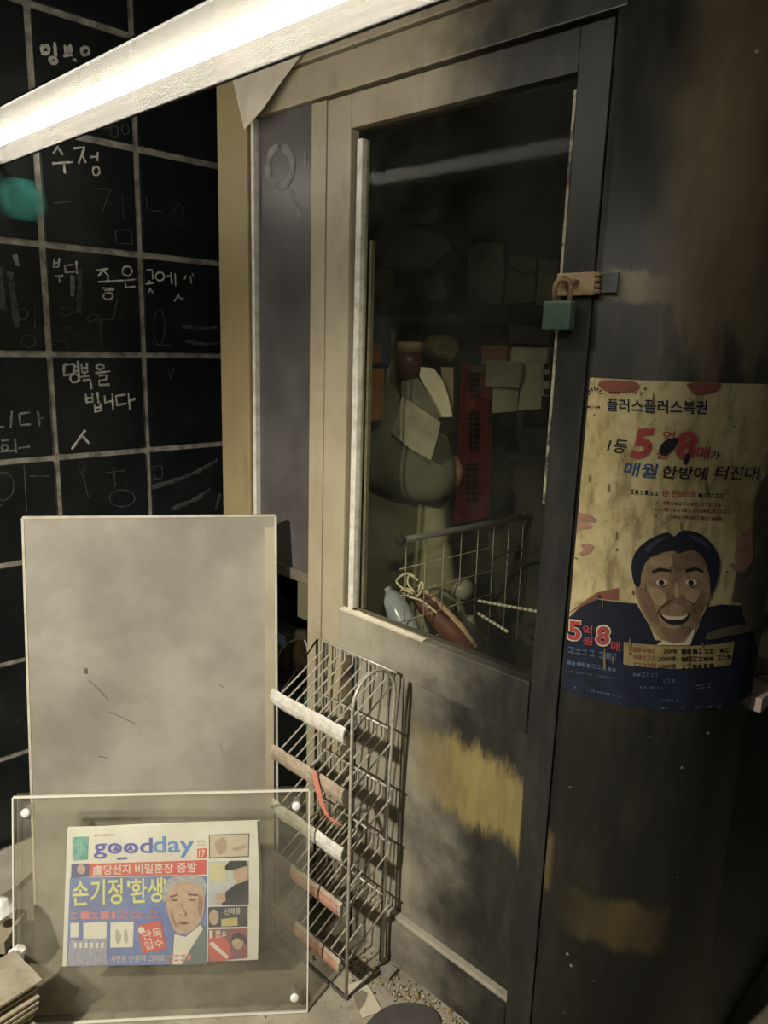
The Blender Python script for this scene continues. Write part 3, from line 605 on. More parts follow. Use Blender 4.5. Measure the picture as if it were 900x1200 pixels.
o = stuff_link('red_subhead', printed(NS, dashes(NS, fn, [((80, 440), (240, 438), 34, 1), ((246, 438), (320, 437), 36, 1), ((328, 437), (375, 436), 34, 1), ((385, 436), (436, 434), 34, 1)], 4), 1), ink('salmon', (0.76, 0.30, 0.30)), NP)
nprint('white_cutting', [[(78, 456), (112, 455), (110, 514), (77, 515)], [(130, 456), (225, 450), (224, 518), (130, 520)], [(241, 455), (335, 450), (331, 554), (240, 556)]], MATS['ink_white'], 2)
nprint('building_photo', [[(76, 524), (225, 517), (226, 624), (66, 631)]], ink('grey_lilac', (0.36, 0.36, 0.46), (0.52, 0.52, 0.60), 120), 3)
nprint('building_columns', [[(92 + 22 * k, 535), (104 + 22 * k, 534), (103 + 22 * k, 556), (92 + 22 * k, 557)] for k in range(6)], MATS['ink_white'], 4)
nprint('cutting_sketch', [smooth_loop([(262, 480), (285, 505), (275, 540), (262, 530)], True, 3), smooth_loop([(300, 475), (312, 515), (302, 540), (294, 510)], True, 3)], ink('pale_grey', (0.55, 0.52, 0.42)), 3)
nprint('red_stamp', [[(350, 466), (445, 444), (466, 560), (371, 580)]], ink('red3', (0.74, 0.17, 0.15)), 3)
ntext('stamp_lettering', [('단독', (376, 528), (452, 512), (367, 488), 0.008), ('입수', (384, 566), (458, 550), (376, 532), 0.008)], MATS['ink_white'], 4)
nprint('stamp_dot', [ell((366, 484), 13, 13)], MATS['ink_white'], 4)
ntext('caption', [('사진은', (240, 616), (306, 614), (240, 588), 0.006), ('반환자', (316, 614), (385, 612), (316, 587), 0.006), ('그대로', (395, 612), (462, 610), (395, 586), 0.006)], ink('pink_white', (0.84, 0.66, 0.60)), 3)
stuff_link('caption_end', printed(NS, dashes(NS, fn, [((472, 610), (578, 606), 26, 1)], 6), 2), MATS['ink_salmon'], NP)
nprint('man_jacket', [[(485, 628), (497, 505), (545, 520), (612, 455), (629, 470), (630, 622)]], ink('grey_green', (0.19, 0.25, 0.25)), 2)
nprint('man_shirt', [[(492, 622), (500, 500), (545, 512), (606, 462), (616, 480), (560, 570), (530, 623)]], MATS['ink_white'], 3)
NF = nprint('man_face', [[(470, 345), (478, 305), (520, 278), (570, 272), (612, 292), (622, 350), (616, 420), (592, 468), (548, 498), (506, 490), (482, 445), (468, 392)]], ink('skin', (0.66, 0.49, 0.37), (0.56, 0.40, 0.29), 60), 4, True, 'printed face of an elderly man')
nprint('man_hair', [[(456, 372), (456, 305), (488, 270), (540, 258), (600, 262), (628, 292), (624, 348), (606, 305), (560, 288), (510, 294), (482, 315), (470, 350)]], ink('grey_hair', (0.42, 0.43, 0.46), (0.60, 0.60, 0.60), 90), 5, True)
nprint('man_features', [[(482, 345), (515, 336), (516, 342), (484, 352)], [(555, 335), (596, 338), (596, 345), (556, 342)], ell((502, 362), 14, 4), ell((574, 360), 15, 4), [(520, 418), (535, 426), (552, 417), (548, 424), (524, 425)], [(512, 456), (536, 450), (566, 454), (540, 461)]], ink('brown', (0.22, 0.13, 0.09)), 6, par=NF)
nprint('man_shading', [smooth_loop([(526, 370), (540, 400), (552, 415), (542, 418)], True, 3), smooth_loop([(600, 340), (616, 370), (606, 430), (596, 400)], True, 3), smooth_loop([(488, 400), (500, 440), (520, 470), (500, 462), (484, 430)], True, 3)], ink('skin_dark', (0.42, 0.28, 0.20)), 5, par=NF)
nprint('box_outline', [[(640, 97), (803, 92), (803, 95), (640, 100)], [(640, 190), (801, 184), (801, 188), (640, 194)], [(640, 97), (643, 97), (643, 194), (640, 194)], [(800, 92), (803, 92), (801, 188), (798, 188)]], ink('dark_grey', (0.16, 0.15, 0.15)), 2)
nprint('portrait_box', [[(643, 100), (800, 95), (798, 185), (643, 190)]], ink('beige', (0.66, 0.58, 0.44)), 1)
nprint('box_sketch', [smooth_loop([(665, 130), (700, 108), (712, 150), (690, 180), (672, 165)], True, 3), smooth_loop([(740, 150), (790, 140), (785, 152), (742, 162)], True, 3)], ink('tan', (0.52, 0.40, 0.30)), 2)
nprint('sport_photo', [[(638, 206), (800, 201), (800, 381), (636, 386)]], ink('pale_blue', (0.55, 0.58, 0.62), (0.66, 0.66, 0.62), 30), 2)
nprint('yellow_caption', [[(643, 216), (712, 212), (710, 282), (642, 286)]], ink('pale_yellow', (0.76, 0.72, 0.40), (0.62, 0.60, 0.42), 200), 3)
nprint('player_body', [[(700, 335), (745, 300), (800, 275), (800, 380), (690, 383)]], ink('ink_black', (0.05, 0.05, 0.07)), 3)
nprint('player_cap', [[(705, 225), (725, 203), (790, 202), (798, 222), (740, 238), (706, 240)]], MATS['ink_ink_black'], 5)
nprint('player_face', [[(738, 238), (796, 222), (798, 280), (760, 296), (738, 272)], [(665, 340), (705, 330), (708, 366), (672, 382)]], MATS['ink_skin'], 4)
nprint('lower_photo', [[(637, 391), (796, 386), (796, 470), (637, 474)]], ink('charcoal', (0.08, 0.085, 0.11)), 2)
nprint('round_face', [ell((660, 432), 20, 32)], MATS['ink_skin'], 3)
nprint('yellow_strip', [[(690, 440), (755, 432), (757, 466), (690, 470)]], ink('gold', (0.66, 0.58, 0.25)), 3)
nprint('show_photo', [[(637, 482), (796, 477), (796, 598), (636, 612)]], ink('maroon', (0.42, 0.13, 0.14), (0.16, 0.15, 0.22), 16), 2)
nprint('red_dress', [smooth_loop([(640, 520), (690, 508), (720, 540), (725, 600), (650, 604)], True, 4)], MATS['ink_red'], 3)
nprint('show_face', [ell((757, 532), 24, 30)], MATS['ink_skin'], 4)
nprint('show_hair', [smooth_loop([(730, 530), (738, 500), (762, 494), (786, 508), (790, 545), (775, 525), (750, 515)], True, 4)], MATS['ink_ink_black'], 5)
nprint('show_sash', [[(640, 540), (655, 530), (720, 590), (712, 602)]], MATS['ink_white'], 4)
ntext('photo_lettering', [('신해용', (702, 422), (768, 418), (702, 396), 0.006), ('팬쇼', (665, 515), (712, 511), (665, 484), 0.008)], MATS['ink_white'], 4)
nprint('show_mark', [[(642, 486), (656, 485), (654, 516), (642, 517)]], MATS['ink_white'], 4)
stuff_link('small_print', printed(NS, dashes(NS, fn, [((175, 104), (255, 101), 8, 1), ((592, 128), (628, 126), 7, 1), ((592, 142), (628, 140), 7, 1)], 8), 0), ink('print_grey', (0.42, 0.36, 0.30)), NP)

# ================================================================== WIRE RACK
RK = empty('wire_rack', (1.02, -0.10, 0), 'pale wire magazine rack with five sloping tiers standing against the door', 'rack')
X0, X1, YF, YB = 0.885, 1.160, -0.170, -0.032
lp = [(X1, YF, 0.004), (X1, YF, 0.35), (X1, YF, 0.70)]
for k in range(9):
    an = math.pi * k / 8; lp.append((X1, (YF + YB) / 2 - (YB - YF) / 2 * math.cos(an), 0.785 + 0.075 * math.sin(an)))
lp += [(X1 - 0.012, YB, 0.5), (X1 - 0.012, YB, 0.004)]
tube('side_loop', lp, 0.0042, M_WIRE, RK)
tube('side_frame', [(X0 - 0.012, YF, 0.004), (X0 - 0.012, YF, 0.70), (X0 - 0.012, YB, 0.83), (X0 - 0.012, YB, 0.004)], 0.0036, M_WIREDARK, RK)
tube('base_wire', [(X1, YB, 0.006), (X1, YF, 0.006), (X0 - 0.012, YF, 0.006), (X0 - 0.012, YB, 0.006)], 0.0042, M_WIREDARK, RK)
SHELF_Z = [0.715, 0.562, 0.405, 0.254, 0.094]
wmesh = None
def shelf_wire():
    bm = bmesh.new(); tube_bm(bm, [(0, YF + 0.006, 0.010), (0, YB + 0.003, 0.088), (0, YB + 0.004, 0.094), (0, YB + 0.004, 0.116)], 0.0024, 6); return mesh_from(bm)
wmesh = shelf_wire(); wmesh.materials.append(M_WIRE)
for s, z in enumerate(SHELF_Z):
    sh_ = tube('tier', [(X0 - 0.012, YB + 0.004, z + 0.118), (X1, YB + 0.004, z + 0.118)], 0.003, M_WIRE, RK, 6)
    tube('front_wire', [(X0 - 0.012, YF + 0.006, z + 0.006), (X1, YF + 0.006, z + 0.006)], 0.003, M_WIRE, sh_, 6)
    for k in range(10):
        w = link('wire', wmesh, None, sh_, world=True); w.location = (X0 + 0.005 + (X1 - X0 - 0.012) * k / 9, 0, z)
        w.rotation_euler = (0, 0, 0)
    # the price strip along the front: a curved channel
    pf_ = [(-0.010, 0.024), (-0.017, 0.018), (-0.0195, 0.005), (-0.017, -0.008), (-0.010, -0.018), (-0.007, -0.018), (-0.0135, -0.005), (-0.016, 0.004), (-0.0145, 0.012), (-0.009, 0.018)]
    bm = bmesh.new(); n_ = 14; rings = []; rgs = random.Random(s)
    for i in range(n_ + 1):
        x = X0 - 0.008 + (X1 - X0 - 0.002) * i / n_; j = rgs.uniform(-0.0012, 0.0012); rings.append([bm.verts.new((x, YF + p[0] + j, z + p[1] * 1.05 + j)) for p in pf_])
    for A, B in zip(rings, rings[1:]):
        for k in range(len(pf_)): bm.faces.new((A[k], A[(k + 1) % len(pf_)], B[(k + 1) % len(pf_)], B[k]))
    bm.faces.new(rings[0][::-1]); bm.faces.new(rings[-1])
    st = link('price_strip', mesh_from(bm), (M_STRIP, M_STRIPTAN, M_STRIP, M_STRIPTAN, M_STRIPTAN)[s], sh_, smooth=False)
    if s == 1: box('strip_insert', (X0 + 0.155, X1 - 0.012, YF - 0.0215, YF - 0.018, z - 0.006, z + 0.010), M_STRIP, st, 0.001) if False else None
    if s >= 3:
        for (xa, xb) in ((X0 + 0.01, X0 + 0.135), (X0 + 0.145, X1 - 0.02)):
            bm = bmesh.new()
            vs = [[bm.verts.new((x, YF + p[0] - 0.0012, z + p[1] * 1.05)) for p in pf_[1:5]] for x in (xa, xb)]
            for k in range(3): bm.faces.new((vs[0][k], vs[0][k + 1], vs[1][k + 1], vs[1][k]))
            link('pink_label', mesh_from(bm), M_STRIPRED, st)
for k in range(3): tube('back_upright', [(X0 + 0.02 + k * 0.115, YB + 0.006, 0.006), (X0 + 0.02 + k * 0.115, YB + 0.006, 0.83)], 0.0028, M_WIREDARK, RK)
# strip of faded red tape
tp = [at(px, py, y=YF - 0.026) for px, py in ((368, 903), (371, 915), (375, 930), (379, 945), (384, 958), (395, 967))]
bm = bmesh.new(); prev = None
for i, p in enumerate(tp):
    w = (0.006, 0.016, 0.020, 0.022, 0.020, 0.014)[i]; q = Vector((w / 2, 0, -w * 0.25))
    yo = (0.0, -0.004, -0.006, -0.004, -0.002, 0.006)[i]
    r4 = [bm.verts.new(v) for v in (p - q + Vector((0, yo, 0)), p + q + Vector((0, yo + 0.004, 0)), p + q + Vector((0, yo + 0.0055, 0)), p - q + Vector((0, yo + 0.0015, 0)))]
    if prev:
        for k in range(4): bm.faces.new((prev[k], prev[(k + 1) % 4], r4[(k + 1) % 4], r4[k]))
    else: bm.faces.new(r4[::-1])
    prev = r4
bm.faces.new(prev)
tagp(link('tape_strip', mesh_from(bm), M_TAPE), 'curled strip of faded red tape hanging off the second rack tier', 'tape')

# ------------------------------------------------------------------ things in the corner behind the board
GC = empty('green_crate', (0.68, 0.12, 0), 'dark green upright crate in the recess behind the wire rack', 'crate')
box('crate_body', (0.580, 0.785, 0.035, 0.185, 0.0, 0.60), pm('dark_green_paint', (0.03, 0.075, 0.055), (0.05, 0.11, 0.08), 10, 0.5), GC, 0.006)
box('crate_rim', (0.576, 0.789, 0.030, 0.190, 0.602, 0.625), M_BLACK, GC, 0.004)
b0 = at(320, 736, y=0.06); b1 = at(337, 801, y=0.06)
BX = empty('blue_box', (b0.x, 0.09, 0.625), 'small blue printed box with a round yellow sticker beside the rack', 'box')
box('carton', (b0.x - 0.04, b1.x, 0.06, 0.12, 0.626, b0.z), pm('dark_carton', (0.075, 0.08, 0.065), (0.04, 0.042, 0.036), 20, 0.6), BX, 0.003)
box('blue_face', (b0.x - 0.038, b1.x - 0.010, 0.0585, 0.061, 0.705, b0.z - 0.008), pm('blue_print', (0.16, 0.33, 0.58), (0.24, 0.40, 0.60), 40, 0.5), BX, 0)
yc = at(327, 791, y=0.058)
lathe('yellow_sticker', [(0.013, 0), (0.013, 0.0012), (0.012, 0.0014)], pm('dull_yellow', (0.75, 0.60, 0.08), None, rough=0.5), BX, 18, Matrix.Translation((yc.x, 0.0595, yc.z)) @ Matrix.Rotation(math.pi / 2, 4, 'X'))
link('sticker_mark', boxm(yc.x - 0.0015, yc.x + 0.0015, 0.0573, 0.0585, yc.z - 0.006, yc.z + 0.006), M_GROOVE, BX)
c0 = at(357, 770, y=0.10)
BT = empty('brown_canister', (c0.x, 0.10, 0.625), 'scorched brown canister with a wire handle next to the blue box', 'canister')
zt_ = at(355, 738, y=0.10).z
lathe('canister_body', [(0.030, 0), (0.036, 0.01), (0.036, zt_ - 0.70), (0.034, zt_ - 0.675), (0.026, zt_ - 0.665)], pm('scorched_brown', (0.13, 0.105, 0.055), (0.34, 0.27, 0.12), 24, 0.6), BT, 20, Matrix.Translation((c0.x, 0.10, 0.626)))
lathe('canister_cap', [(0.027, 0), (0.030, 0.004), (0.030, 0.034), (0.026, 0.042)], pm('tan_cap', (0.46, 0.36, 0.19), (0.30, 0.24, 0.12), 30, 0.6), BT, 18, Matrix.Translation((c0.x, 0.10, zt_ - 0.04)))
tube('wire_handle', [tuple(q) for q in smooth_loop([at(322, 793, y=0.05), at(324, 775, y=0.05), at(332, 758, y=0.05), at(348, 749, y=0.05), at(358, 752, y=0.052), at(362, 775, y=0.055), at(362, 790, y=0.058)], False, 4)], 0.0022, M_WIRE, BT)

# ================================================================== POSTER ON THE ROUNDED CORNER
p7 = lambda x, y: (650 + x / 3.6, 430 + y / 3.6)
p8 = lambda x, y: (650 + x / 3.6, 600 + y / 3.6)
def poster_mat():
    m, nt, b = nodes('stained_poster_paper'); n1 = noise(nt, 9, 6, 0.65); n2 = noise(nt, 34, 5, 0.7, stretch=(1, 1, 0.3)); n3 = noise(nt, 70, 3)
    c = mix(nt, ramp(nt, n1, 0.40, 0.68), (0.64, 0.54, 0.28), (0.41, 0.32, 0.13))
    c = mix(nt, math_(nt, 'MULTIPLY', ramp(nt, n2, 0.47, 0.68), 0.75), c, (0.20, 0.15, 0.06))
    c = mix(nt, ramp(nt, n3, 0.70, 0.76), c, (0.06, 0.045, 0.025))
    nt.links.new(c, b.inputs['Base Color']); b.inputs['Roughness'].default_value = 0.5; return m
PU0, PU1, PZ0, PZ1 = 0.006, 0.424, 0.934, 1.548
CL = (PU0 + 0.0005, PU1 - 0.0005, PZ0 + 0.0005, PZ1 - 0.0005)
PO = empty('lottery_poster', SURF.xyz(0.2, PZ0, 0), 'yellowed lottery poster with a grinning man, pasted around the rounded black corner', 'poster')
link('sheet', shell(PU0, PU1, PZ0, PZ1, 0.0012, 40), poster_mat(), PO)
sheet = [o for o in bpy.data.objects if o.name.startswith('sheet')][0]
for v in sheet.data.vertices: pass
def pprint(nm, loops, mat, layer, fnn=p8, smooth=False, lab=None, par=None):
    for L in loops:
        o = link(nm, printed(SURF, [px_loop(SURF, L, fnn, smooth)], layer + 3, 0.0005, CL), mat, par or PO)
        if lab: o['label'] = lab
    return o
def ptext(nm, items, mat, layer, fnn=p7, lab=None):
    for it in items:
        o = link(nm, lettering(SURF, fnn, [it], layer + 3, 0.0005), mat, PO)
        if lab: o['label'] = lab
    return o
# push the sheet out to lie on the corner instead of in it
for v in sheet.data.vertices:
    d = Vector((v.co.x - CX, v.co.y - CY, 0)); v.co += d.normalized() * 0.0014
I_NAVY = ink('poster_navy', (0.006, 0.009, 0.020), (0.011, 0.017, 0.038), 30); I_BLACK = ink('poster_black', (0.015, 0.014, 0.014))
I_RED = ink('poster_red', (0.42, 0.060, 0.055), (0.34, 0.055, 0.045), 60); I_PINK = ink('poster_pink', (0.42, 0.24, 0.16), (0.30, 0.16, 0.11), 60)
I_SKIN = ink('poster_skin', (0.36, 0.245, 0.14), (0.20, 0.13, 0.072), 26); I_SKIND = ink('poster_skin_dark', (0.24, 0.155, 0.09), (0.15, 0.095, 0.052), 26)
I_BLUE = ink('poster_blue', (0.030, 0.075, 0.20)); I_LBLUE = ink('poster_light_blue', (0.09, 0.13, 0.20), (0.045, 0.07, 0.12), 60); I_WHITE = ink('poster_white', (0.62, 0.56, 0.38))
I_BEIGE = ink('poster_beige', (0.36, 0.28, 0.12), (0.26, 0.20, 0.085), 40); I_GRIME = ink('poster_grime', (0.085, 0.072, 0.045), (0.16, 0.13, 0.085), 30)
I_DRIP = ink('poster_drip', (0.20, 0.145, 0.06)); I_SPOT = ink('poster_spot', (0.05, 0.036, 0.022)); I_SUIT = ink('poster_suit', (0.012, 0.014, 0.026)); I_REDD = ink('poster_dull_red', (0.26, 0.085, 0.06), (0.20, 0.09, 0.05), 40)
pprint('suit', [[(45, 460), (110, 400), (180, 366), (345, 385), (400, 480), (430, 560), (570, 560), (640, 400), (700, 388), (830, 392), (880, 470), (900, 560), (880, 640), (300, 600), (40, 560)]], I_SUIT, 1, lab='dark suit shoulders printed on the poster')
# navy ground at the foot, level across the sheet
zt = SURF.uv(*p8(60, 470))[1]
link('navy_ground', printed(SURF, [[(PU0, PZ0), (PU1, PZ0), (PU1, PZ0 + 0.134), (PU0, PZ0 + 0.144)]], 5, 0.0005, CL), I_NAVY, PO)
pprint('red_shoulder', [[(55, 430), (130, 372), (180, 338), (272, 318), (270, 372), (180, 364), (110, 398)], [(775, 340), (820, 350), (830, 470), (790, 440)]], I_REDD, 2)
PF = pprint('man_face', [[(350, 330), (362, 250), (385, 190), (440, 160), (500, 165), (560, 152), (620, 172), (648, 240), (650, 330), (636, 400), (600, 470), (562, 525), (520, 556), (478, 552), (432, 520), (392, 460), (356, 390)]], I_SKIN, 4, smooth=True, lab='printed face of a grinning man')
pprint('man_hair', [[(336, 300), (324, 225), (345, 160), (400, 112), (470, 84), (500, 100), (540, 75), (610, 90), (662, 140), (690, 205), (682, 275), (656, 338), (646, 265), (622, 190), (575, 158), (520, 172), (496, 160), (440, 172), (392, 196), (366, 250), (358, 310)]], I_SUIT, 6, smooth=True)
pprint('man_ear', [[(352, 300), (340, 315), (345, 360), (358, 370)], [(650, 300), (662, 318), (656, 355), (644, 370)]], I_SKIND, 3, par=PF)
pprint('man_shading', [[(500, 165), (560, 155), (620, 175), (640, 230), (560, 235), (520, 250), (500, 235)], [(600, 330), (640, 340), (625, 400), (590, 460), (560, 430), (590, 380)], [(358, 320), (390, 330), (420, 400), (440, 470), (400, 450), (362, 380)], [(505, 290), (520, 340), (552, 365), (545, 382), (500, 384), (488, 372), (500, 340)], [(445, 480), (500, 492), (560, 478), (540, 530), (510, 545), (470, 535)]], I_SKIND, 5, smooth=True, par=PF)
I_SKINL = ink('poster_skin_light', (0.46, 0.33, 0.19), (0.36, 0.25, 0.14), 30)
pprint('man_highlight', [[(400, 205), (440, 180), (490, 185), (488, 225), (420, 228)], [(395, 320), (430, 318), (470, 350), (455, 395), (415, 370)], [(505, 300), (516, 300), (524, 345), (512, 360), (502, 345)], [(552, 335), (590, 322), (608, 335), (590, 375), (556, 385)]], I_SKINL, 5.5, smooth=True, par=PF)
pprint('smile_line', [[(488, 372), (455, 395), (428, 430), (424, 428), (448, 392), (484, 366)], [(552, 372), (580, 390), (592, 425), (596, 422), (586, 386), (556, 366)], [(430, 305), (450, 310), (474, 304), (452, 315)], [(548, 305), (572, 311), (596, 304), (574, 316)]], ink('poster_line', (0.10, 0.06, 0.035)), 6, par=PF)
pprint('hair_sheen', [[(380, 150), (430, 112), (480, 100), (440, 125), (395, 165)], [(560, 96), (610, 108), (650, 150), (610, 130)]], ink('poster_sheen', (0.045, 0.05, 0.075)), 7, smooth=True)
pprint('man_brow', [[(408, 245), (440, 232), (490, 240), (488, 250), (440, 246), (412, 256)], [(545, 240), (590, 228), (622, 244), (618, 254), (590, 242), (550, 252)]], I_BLACK, 6, par=PF)
pprint('eye_white', [ell((450, 294), 24, 13), ell((572, 294), 24, 13)], I_WHITE, 6, par=PF)
pprint('pupil', [ell((448, 294), 11, 11), ell((570, 295), 11, 11)], I_BLACK, 7, par=PF)
pprint('mouth', [[(436, 420), (470, 436), (510, 440), (545, 434), (568, 422), (548, 460), (505, 474), (462, 458)]], I_BLACK, 6, smooth=True, par=PF)
pprint('teeth', [[(450, 428), (480, 436), (530, 436), (556, 428), (540, 446), (505, 452), (468, 446)]], I_WHITE, 7, smooth=True, par=PF)
pprint('collar', [[(428, 556), (455, 538), (500, 552), (545, 545), (592, 478), (568, 558)]], I_WHITE, 5)
pprint('hand', [[(66, 110), (78, 20), (105, 0), (150, 8), (182, 32), (170, 44), (120, 40), (165, 58), (150, 68), (105, 72), (92, 98), (72, 190), (64, 200)], [(112, 138), (140, 130), (168, 142), (156, 170), (120, 182), (104, 176), (128, 158)]], I_PINK, 3, lab='left hand printed at the poster edge')
pprint('hand', [[(756, 170), (764, 110), (800, 78), (835, 66), (832, 200), (806, 240), (770, 258), (734, 226), (738, 214), (768, 222), (756, 200)]], I_PINK, 3, lab='right hand printed on the poster')
pprint('torn_grime', [[(838, -40), (868, -130), (910, -180), (930, 0), (905, 240), (880, 560), (842, 560), (826, 470), (800, 480), (780, 380), (740, 372), (760, 250), (800, 245), (834, 200), (830, 60)]], I_GRIME, 5, lab='grimy torn right edge of the poster')
pprint('stain', [[(195, 60), (260, 55), (348, 66), (350, 100), (250, 110), (190, 85)], [(560, 70), (640, 62), (700, 68), (680, 105), (600, 120), (570, 95)]], I_REDD, 1, p7, True)
pprint('logo', [[(172 + 14 * math.cos(a), 118 - 14 * math.sin(a)), (172 + 34 * math.cos(a - .13), 118 - 32 * math.sin(a - .13)), (172 + 34 * math.cos(a + .13), 118 - 32 * math.sin(a + .13))] for a in np.linspace(0.25, 2.9, 7)], I_NAVY, 2, p7)
stuff_link('logo_caption', printed(SURF, dashes(SURF, p7, [((142, 172), (196, 174), 10, 1), ((226, 112), (275, 113), 9, 1), ((330, 112), (382, 114), 9, .8)], 3), 6, 0.0005), I_NAVY, PO)
ptext('title_lettering', [('플러스플러스복권', (222, 186), (640, 200), (222, 130), 0.018)], I_NAVY, 2, lab='navy Korean title lettering')
ptext('black_lettering', [('1등', (220, 358), (298, 366), (236, 302), 0.014), ('가', (650, 388), (690, 391), (658, 350), 0.01), ('한방에', (446, 468), (636, 476), (458, 414), 0.018), ('터진다!', (668, 472), (852, 476), (684, 414), 0.012)], I_BLACK, 2)
ptext('red_outline', [('5', (314, 392), (404, 388), (340, 258), 0.05), ('8', (500, 392), (594, 396), (516, 264), 0.05)], I_PINK, 2)
ptext('red_numeral', [('5', (320, 385), (400, 383), (346, 264), 0.035), ('8', (506, 386), (588, 389), (522, 270), 0.035)], I_RED, 4, lab='large red numerals')
ptext('red_lettering', [('억', (452, 316), (502, 318), (458, 268), 0.014), ('원', (424, 386), (476, 388), (432, 344), 0.014), ('매', (592, 390), (645, 392), (602, 332), 0.014)], I_RED, 3)
ptext('blue_lettering', [('매월', (288, 458), (425, 470), (302, 398), 0.014)], I_BLUE, 3)
pprint('burn_mark', [[(440, 345), (462, 312), (500, 298), (522, 300), (505, 340), (478, 366), (455, 372)], [(540, 400), (556, 362), (570, 372), (552, 410)]], I_BLACK, 6, p7, True)
stuff_link('small_print', printed(SURF, dashes(SURF, p7, [((320, 534), (442, 542), 20, 1), ((604, 548), (712, 552), 18, 1)], 11), 6, 0.0005), I_BLACK, PO)
ptext('red_subline', [('단 한방으로', (452, 545), (596, 548), (456, 518), 0.008)], I_RED, 2)
stuff_link('red_small_print', printed(SURF, dashes(SURF, p7, [((455, 578), (535, 582), 15, 1), ((542, 582), (700, 588), 15, 1), ((440, 606), (560, 610), 15, 1), ((566, 610), (738, 616), 15, 1), ((470, 636), (560, 640), 15, 1), ((566, 640), (705, 646), 15, 1)], 12), 6, 0.0005), I_REDD, PO)
pprint('bullet', [ell((432, 573), 4, 4, 8), ell((427, 601), 4, 4, 8), ell((427, 628), 4, 4, 8)], I_BLACK, 2, p7)
rgp = random.Random(24)
for k in range(46):
    x, y = rgp.uniform(90, 820), rgp.uniform(90, 690); r = rgp.uniform(2, 6); h = r * rgp.choice((1, 1, 1.5, 4, 8))
    fk = p7 if k % 2 else (lambda x, y: p8(x, y - 60 if y > 540 else y))
    loop = [(x + r * rgp.uniform(.6, 1.2) * math.cos(t), y + h * rgp.uniform(.7, 1.2) * math.sin(t)) for t in np.linspace(0, 6.283, 8, endpoint=False)]
    pprint('drip_stain', [loop], I_DRIP if h > r * 3 else I_SPOT, 8, fk)
# foot of the poster
A_ = SURF.uv(*p8(292, 545)); B_ = SURF.uv(*p8(290, 640))
link('prize_table', printed(SURF, [[(A_[0], A_[1]), (0.330, A_[1] + 0.004), (0.330, B_[1] + 0.002), (B_[0], B_[1])]], 7, 0.0005, CL), I_BEIGE, PO)
ptext('prize_numbers', [('20매', (456, 594), (510, 594), (456, 572), 0.01), ('200매', (432, 626), (504, 626), (432, 604), 0.01), ('200매', (432, 657), (504, 657), (432, 636), 0.01)], I_BLACK, 6, p8)
stuff_link('prize_print', printed(SURF, dashes(SURF, p8, [((530, 594), (668, 590), 22, 1), ((530, 626), (668, 622), 22, 1), ((530, 657), (668, 654), 22, 1), ((690, 588), (750, 582), 20, .8), ((680, 620), (740, 614), 20, .8)], 14), 10, 0.0005), I_BLACK, PO)
stuff_link('prize_print_red', printed(SURF, dashes(SURF, p8, [((310, 582), (425, 590), 20, 1), ((330, 614), (425, 622), 20, 1), ((330, 646), (425, 655), 20, 1)], 15), 10, 0.0005), I_REDD, PO)
ptext('foot_outline', [('5', (54, 540), (116, 548), (58, 448), 0.05), ('8', (170, 562), (236, 568), (176, 470), 0.05)], I_WHITE, 4, p8)
ptext('foot_numeral', [('5', (60, 535), (112, 542), (64, 455), 0.03), ('8', (176, 556), (230, 561), (182, 477), 0.03)], I_RED, 6, p8)
ptext('foot_lettering', [('억', (120, 516), (160, 520), (122, 474), 0.02), ('원', (122, 556), (162, 560), (124, 522), 0.02), ('매', (238, 582), (276, 586), (240, 540), 0.02)], I_RED, 5, p8)
stuff_link('blue_small_print', printed(SURF, dashes(SURF, p8, [((60, 590), (180, 610), 26, 1), ((190, 612), (275, 626), 28, 1), ((55, 640), (200, 662), 20, 1), ((205, 664), (285, 676), 20, .9), ((50, 672), (280, 705), 8, .7), ((330, 690), (440, 692), 18, 1), ((455, 718), (525, 714), 16, .8), ((350, 740), (520, 744), 9, .7), ((60, 735), (280, 780), 9, .7), ((420, 795), (540, 797), 10, .7), ((440, 828), (700, 822), 11, .6), ((590, 745), (660, 735), 22, .8)], 17), 7, 0.0005), I_LBLUE, PO)
pprint('car_picture', [[(630, 520), (660, 498), (720, 482), (800, 470), (832, 482), (815, 500), (720, 520), (690, 530), (640, 534)]], I_GRIME, 6, smooth=True)

# ================================================================== INSIDE THE KIOSK, SEEN THROUGH THE WINDOW
def paper(px, y, mat, label, name='paper_sheet', nrm=(0.2, -1, 0.1), th=0.0016, dy=None, cat='paper', group=None):
    P = [at(p[0], p[1], y=y - (dy[i] if dy else 0)) for i, p in enumerate(px)]
    return tagp(sheet_from_loop(name, P, nrm, th, mat), label, cat, group)
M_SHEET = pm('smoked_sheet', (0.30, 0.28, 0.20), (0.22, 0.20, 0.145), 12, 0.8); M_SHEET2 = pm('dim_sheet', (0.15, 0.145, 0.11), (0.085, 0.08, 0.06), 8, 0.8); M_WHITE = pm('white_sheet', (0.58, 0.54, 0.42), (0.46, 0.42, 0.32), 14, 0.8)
f6 = lambda P: [(410 + x / 6.0, 400 + y / 6.0) for x, y in P]
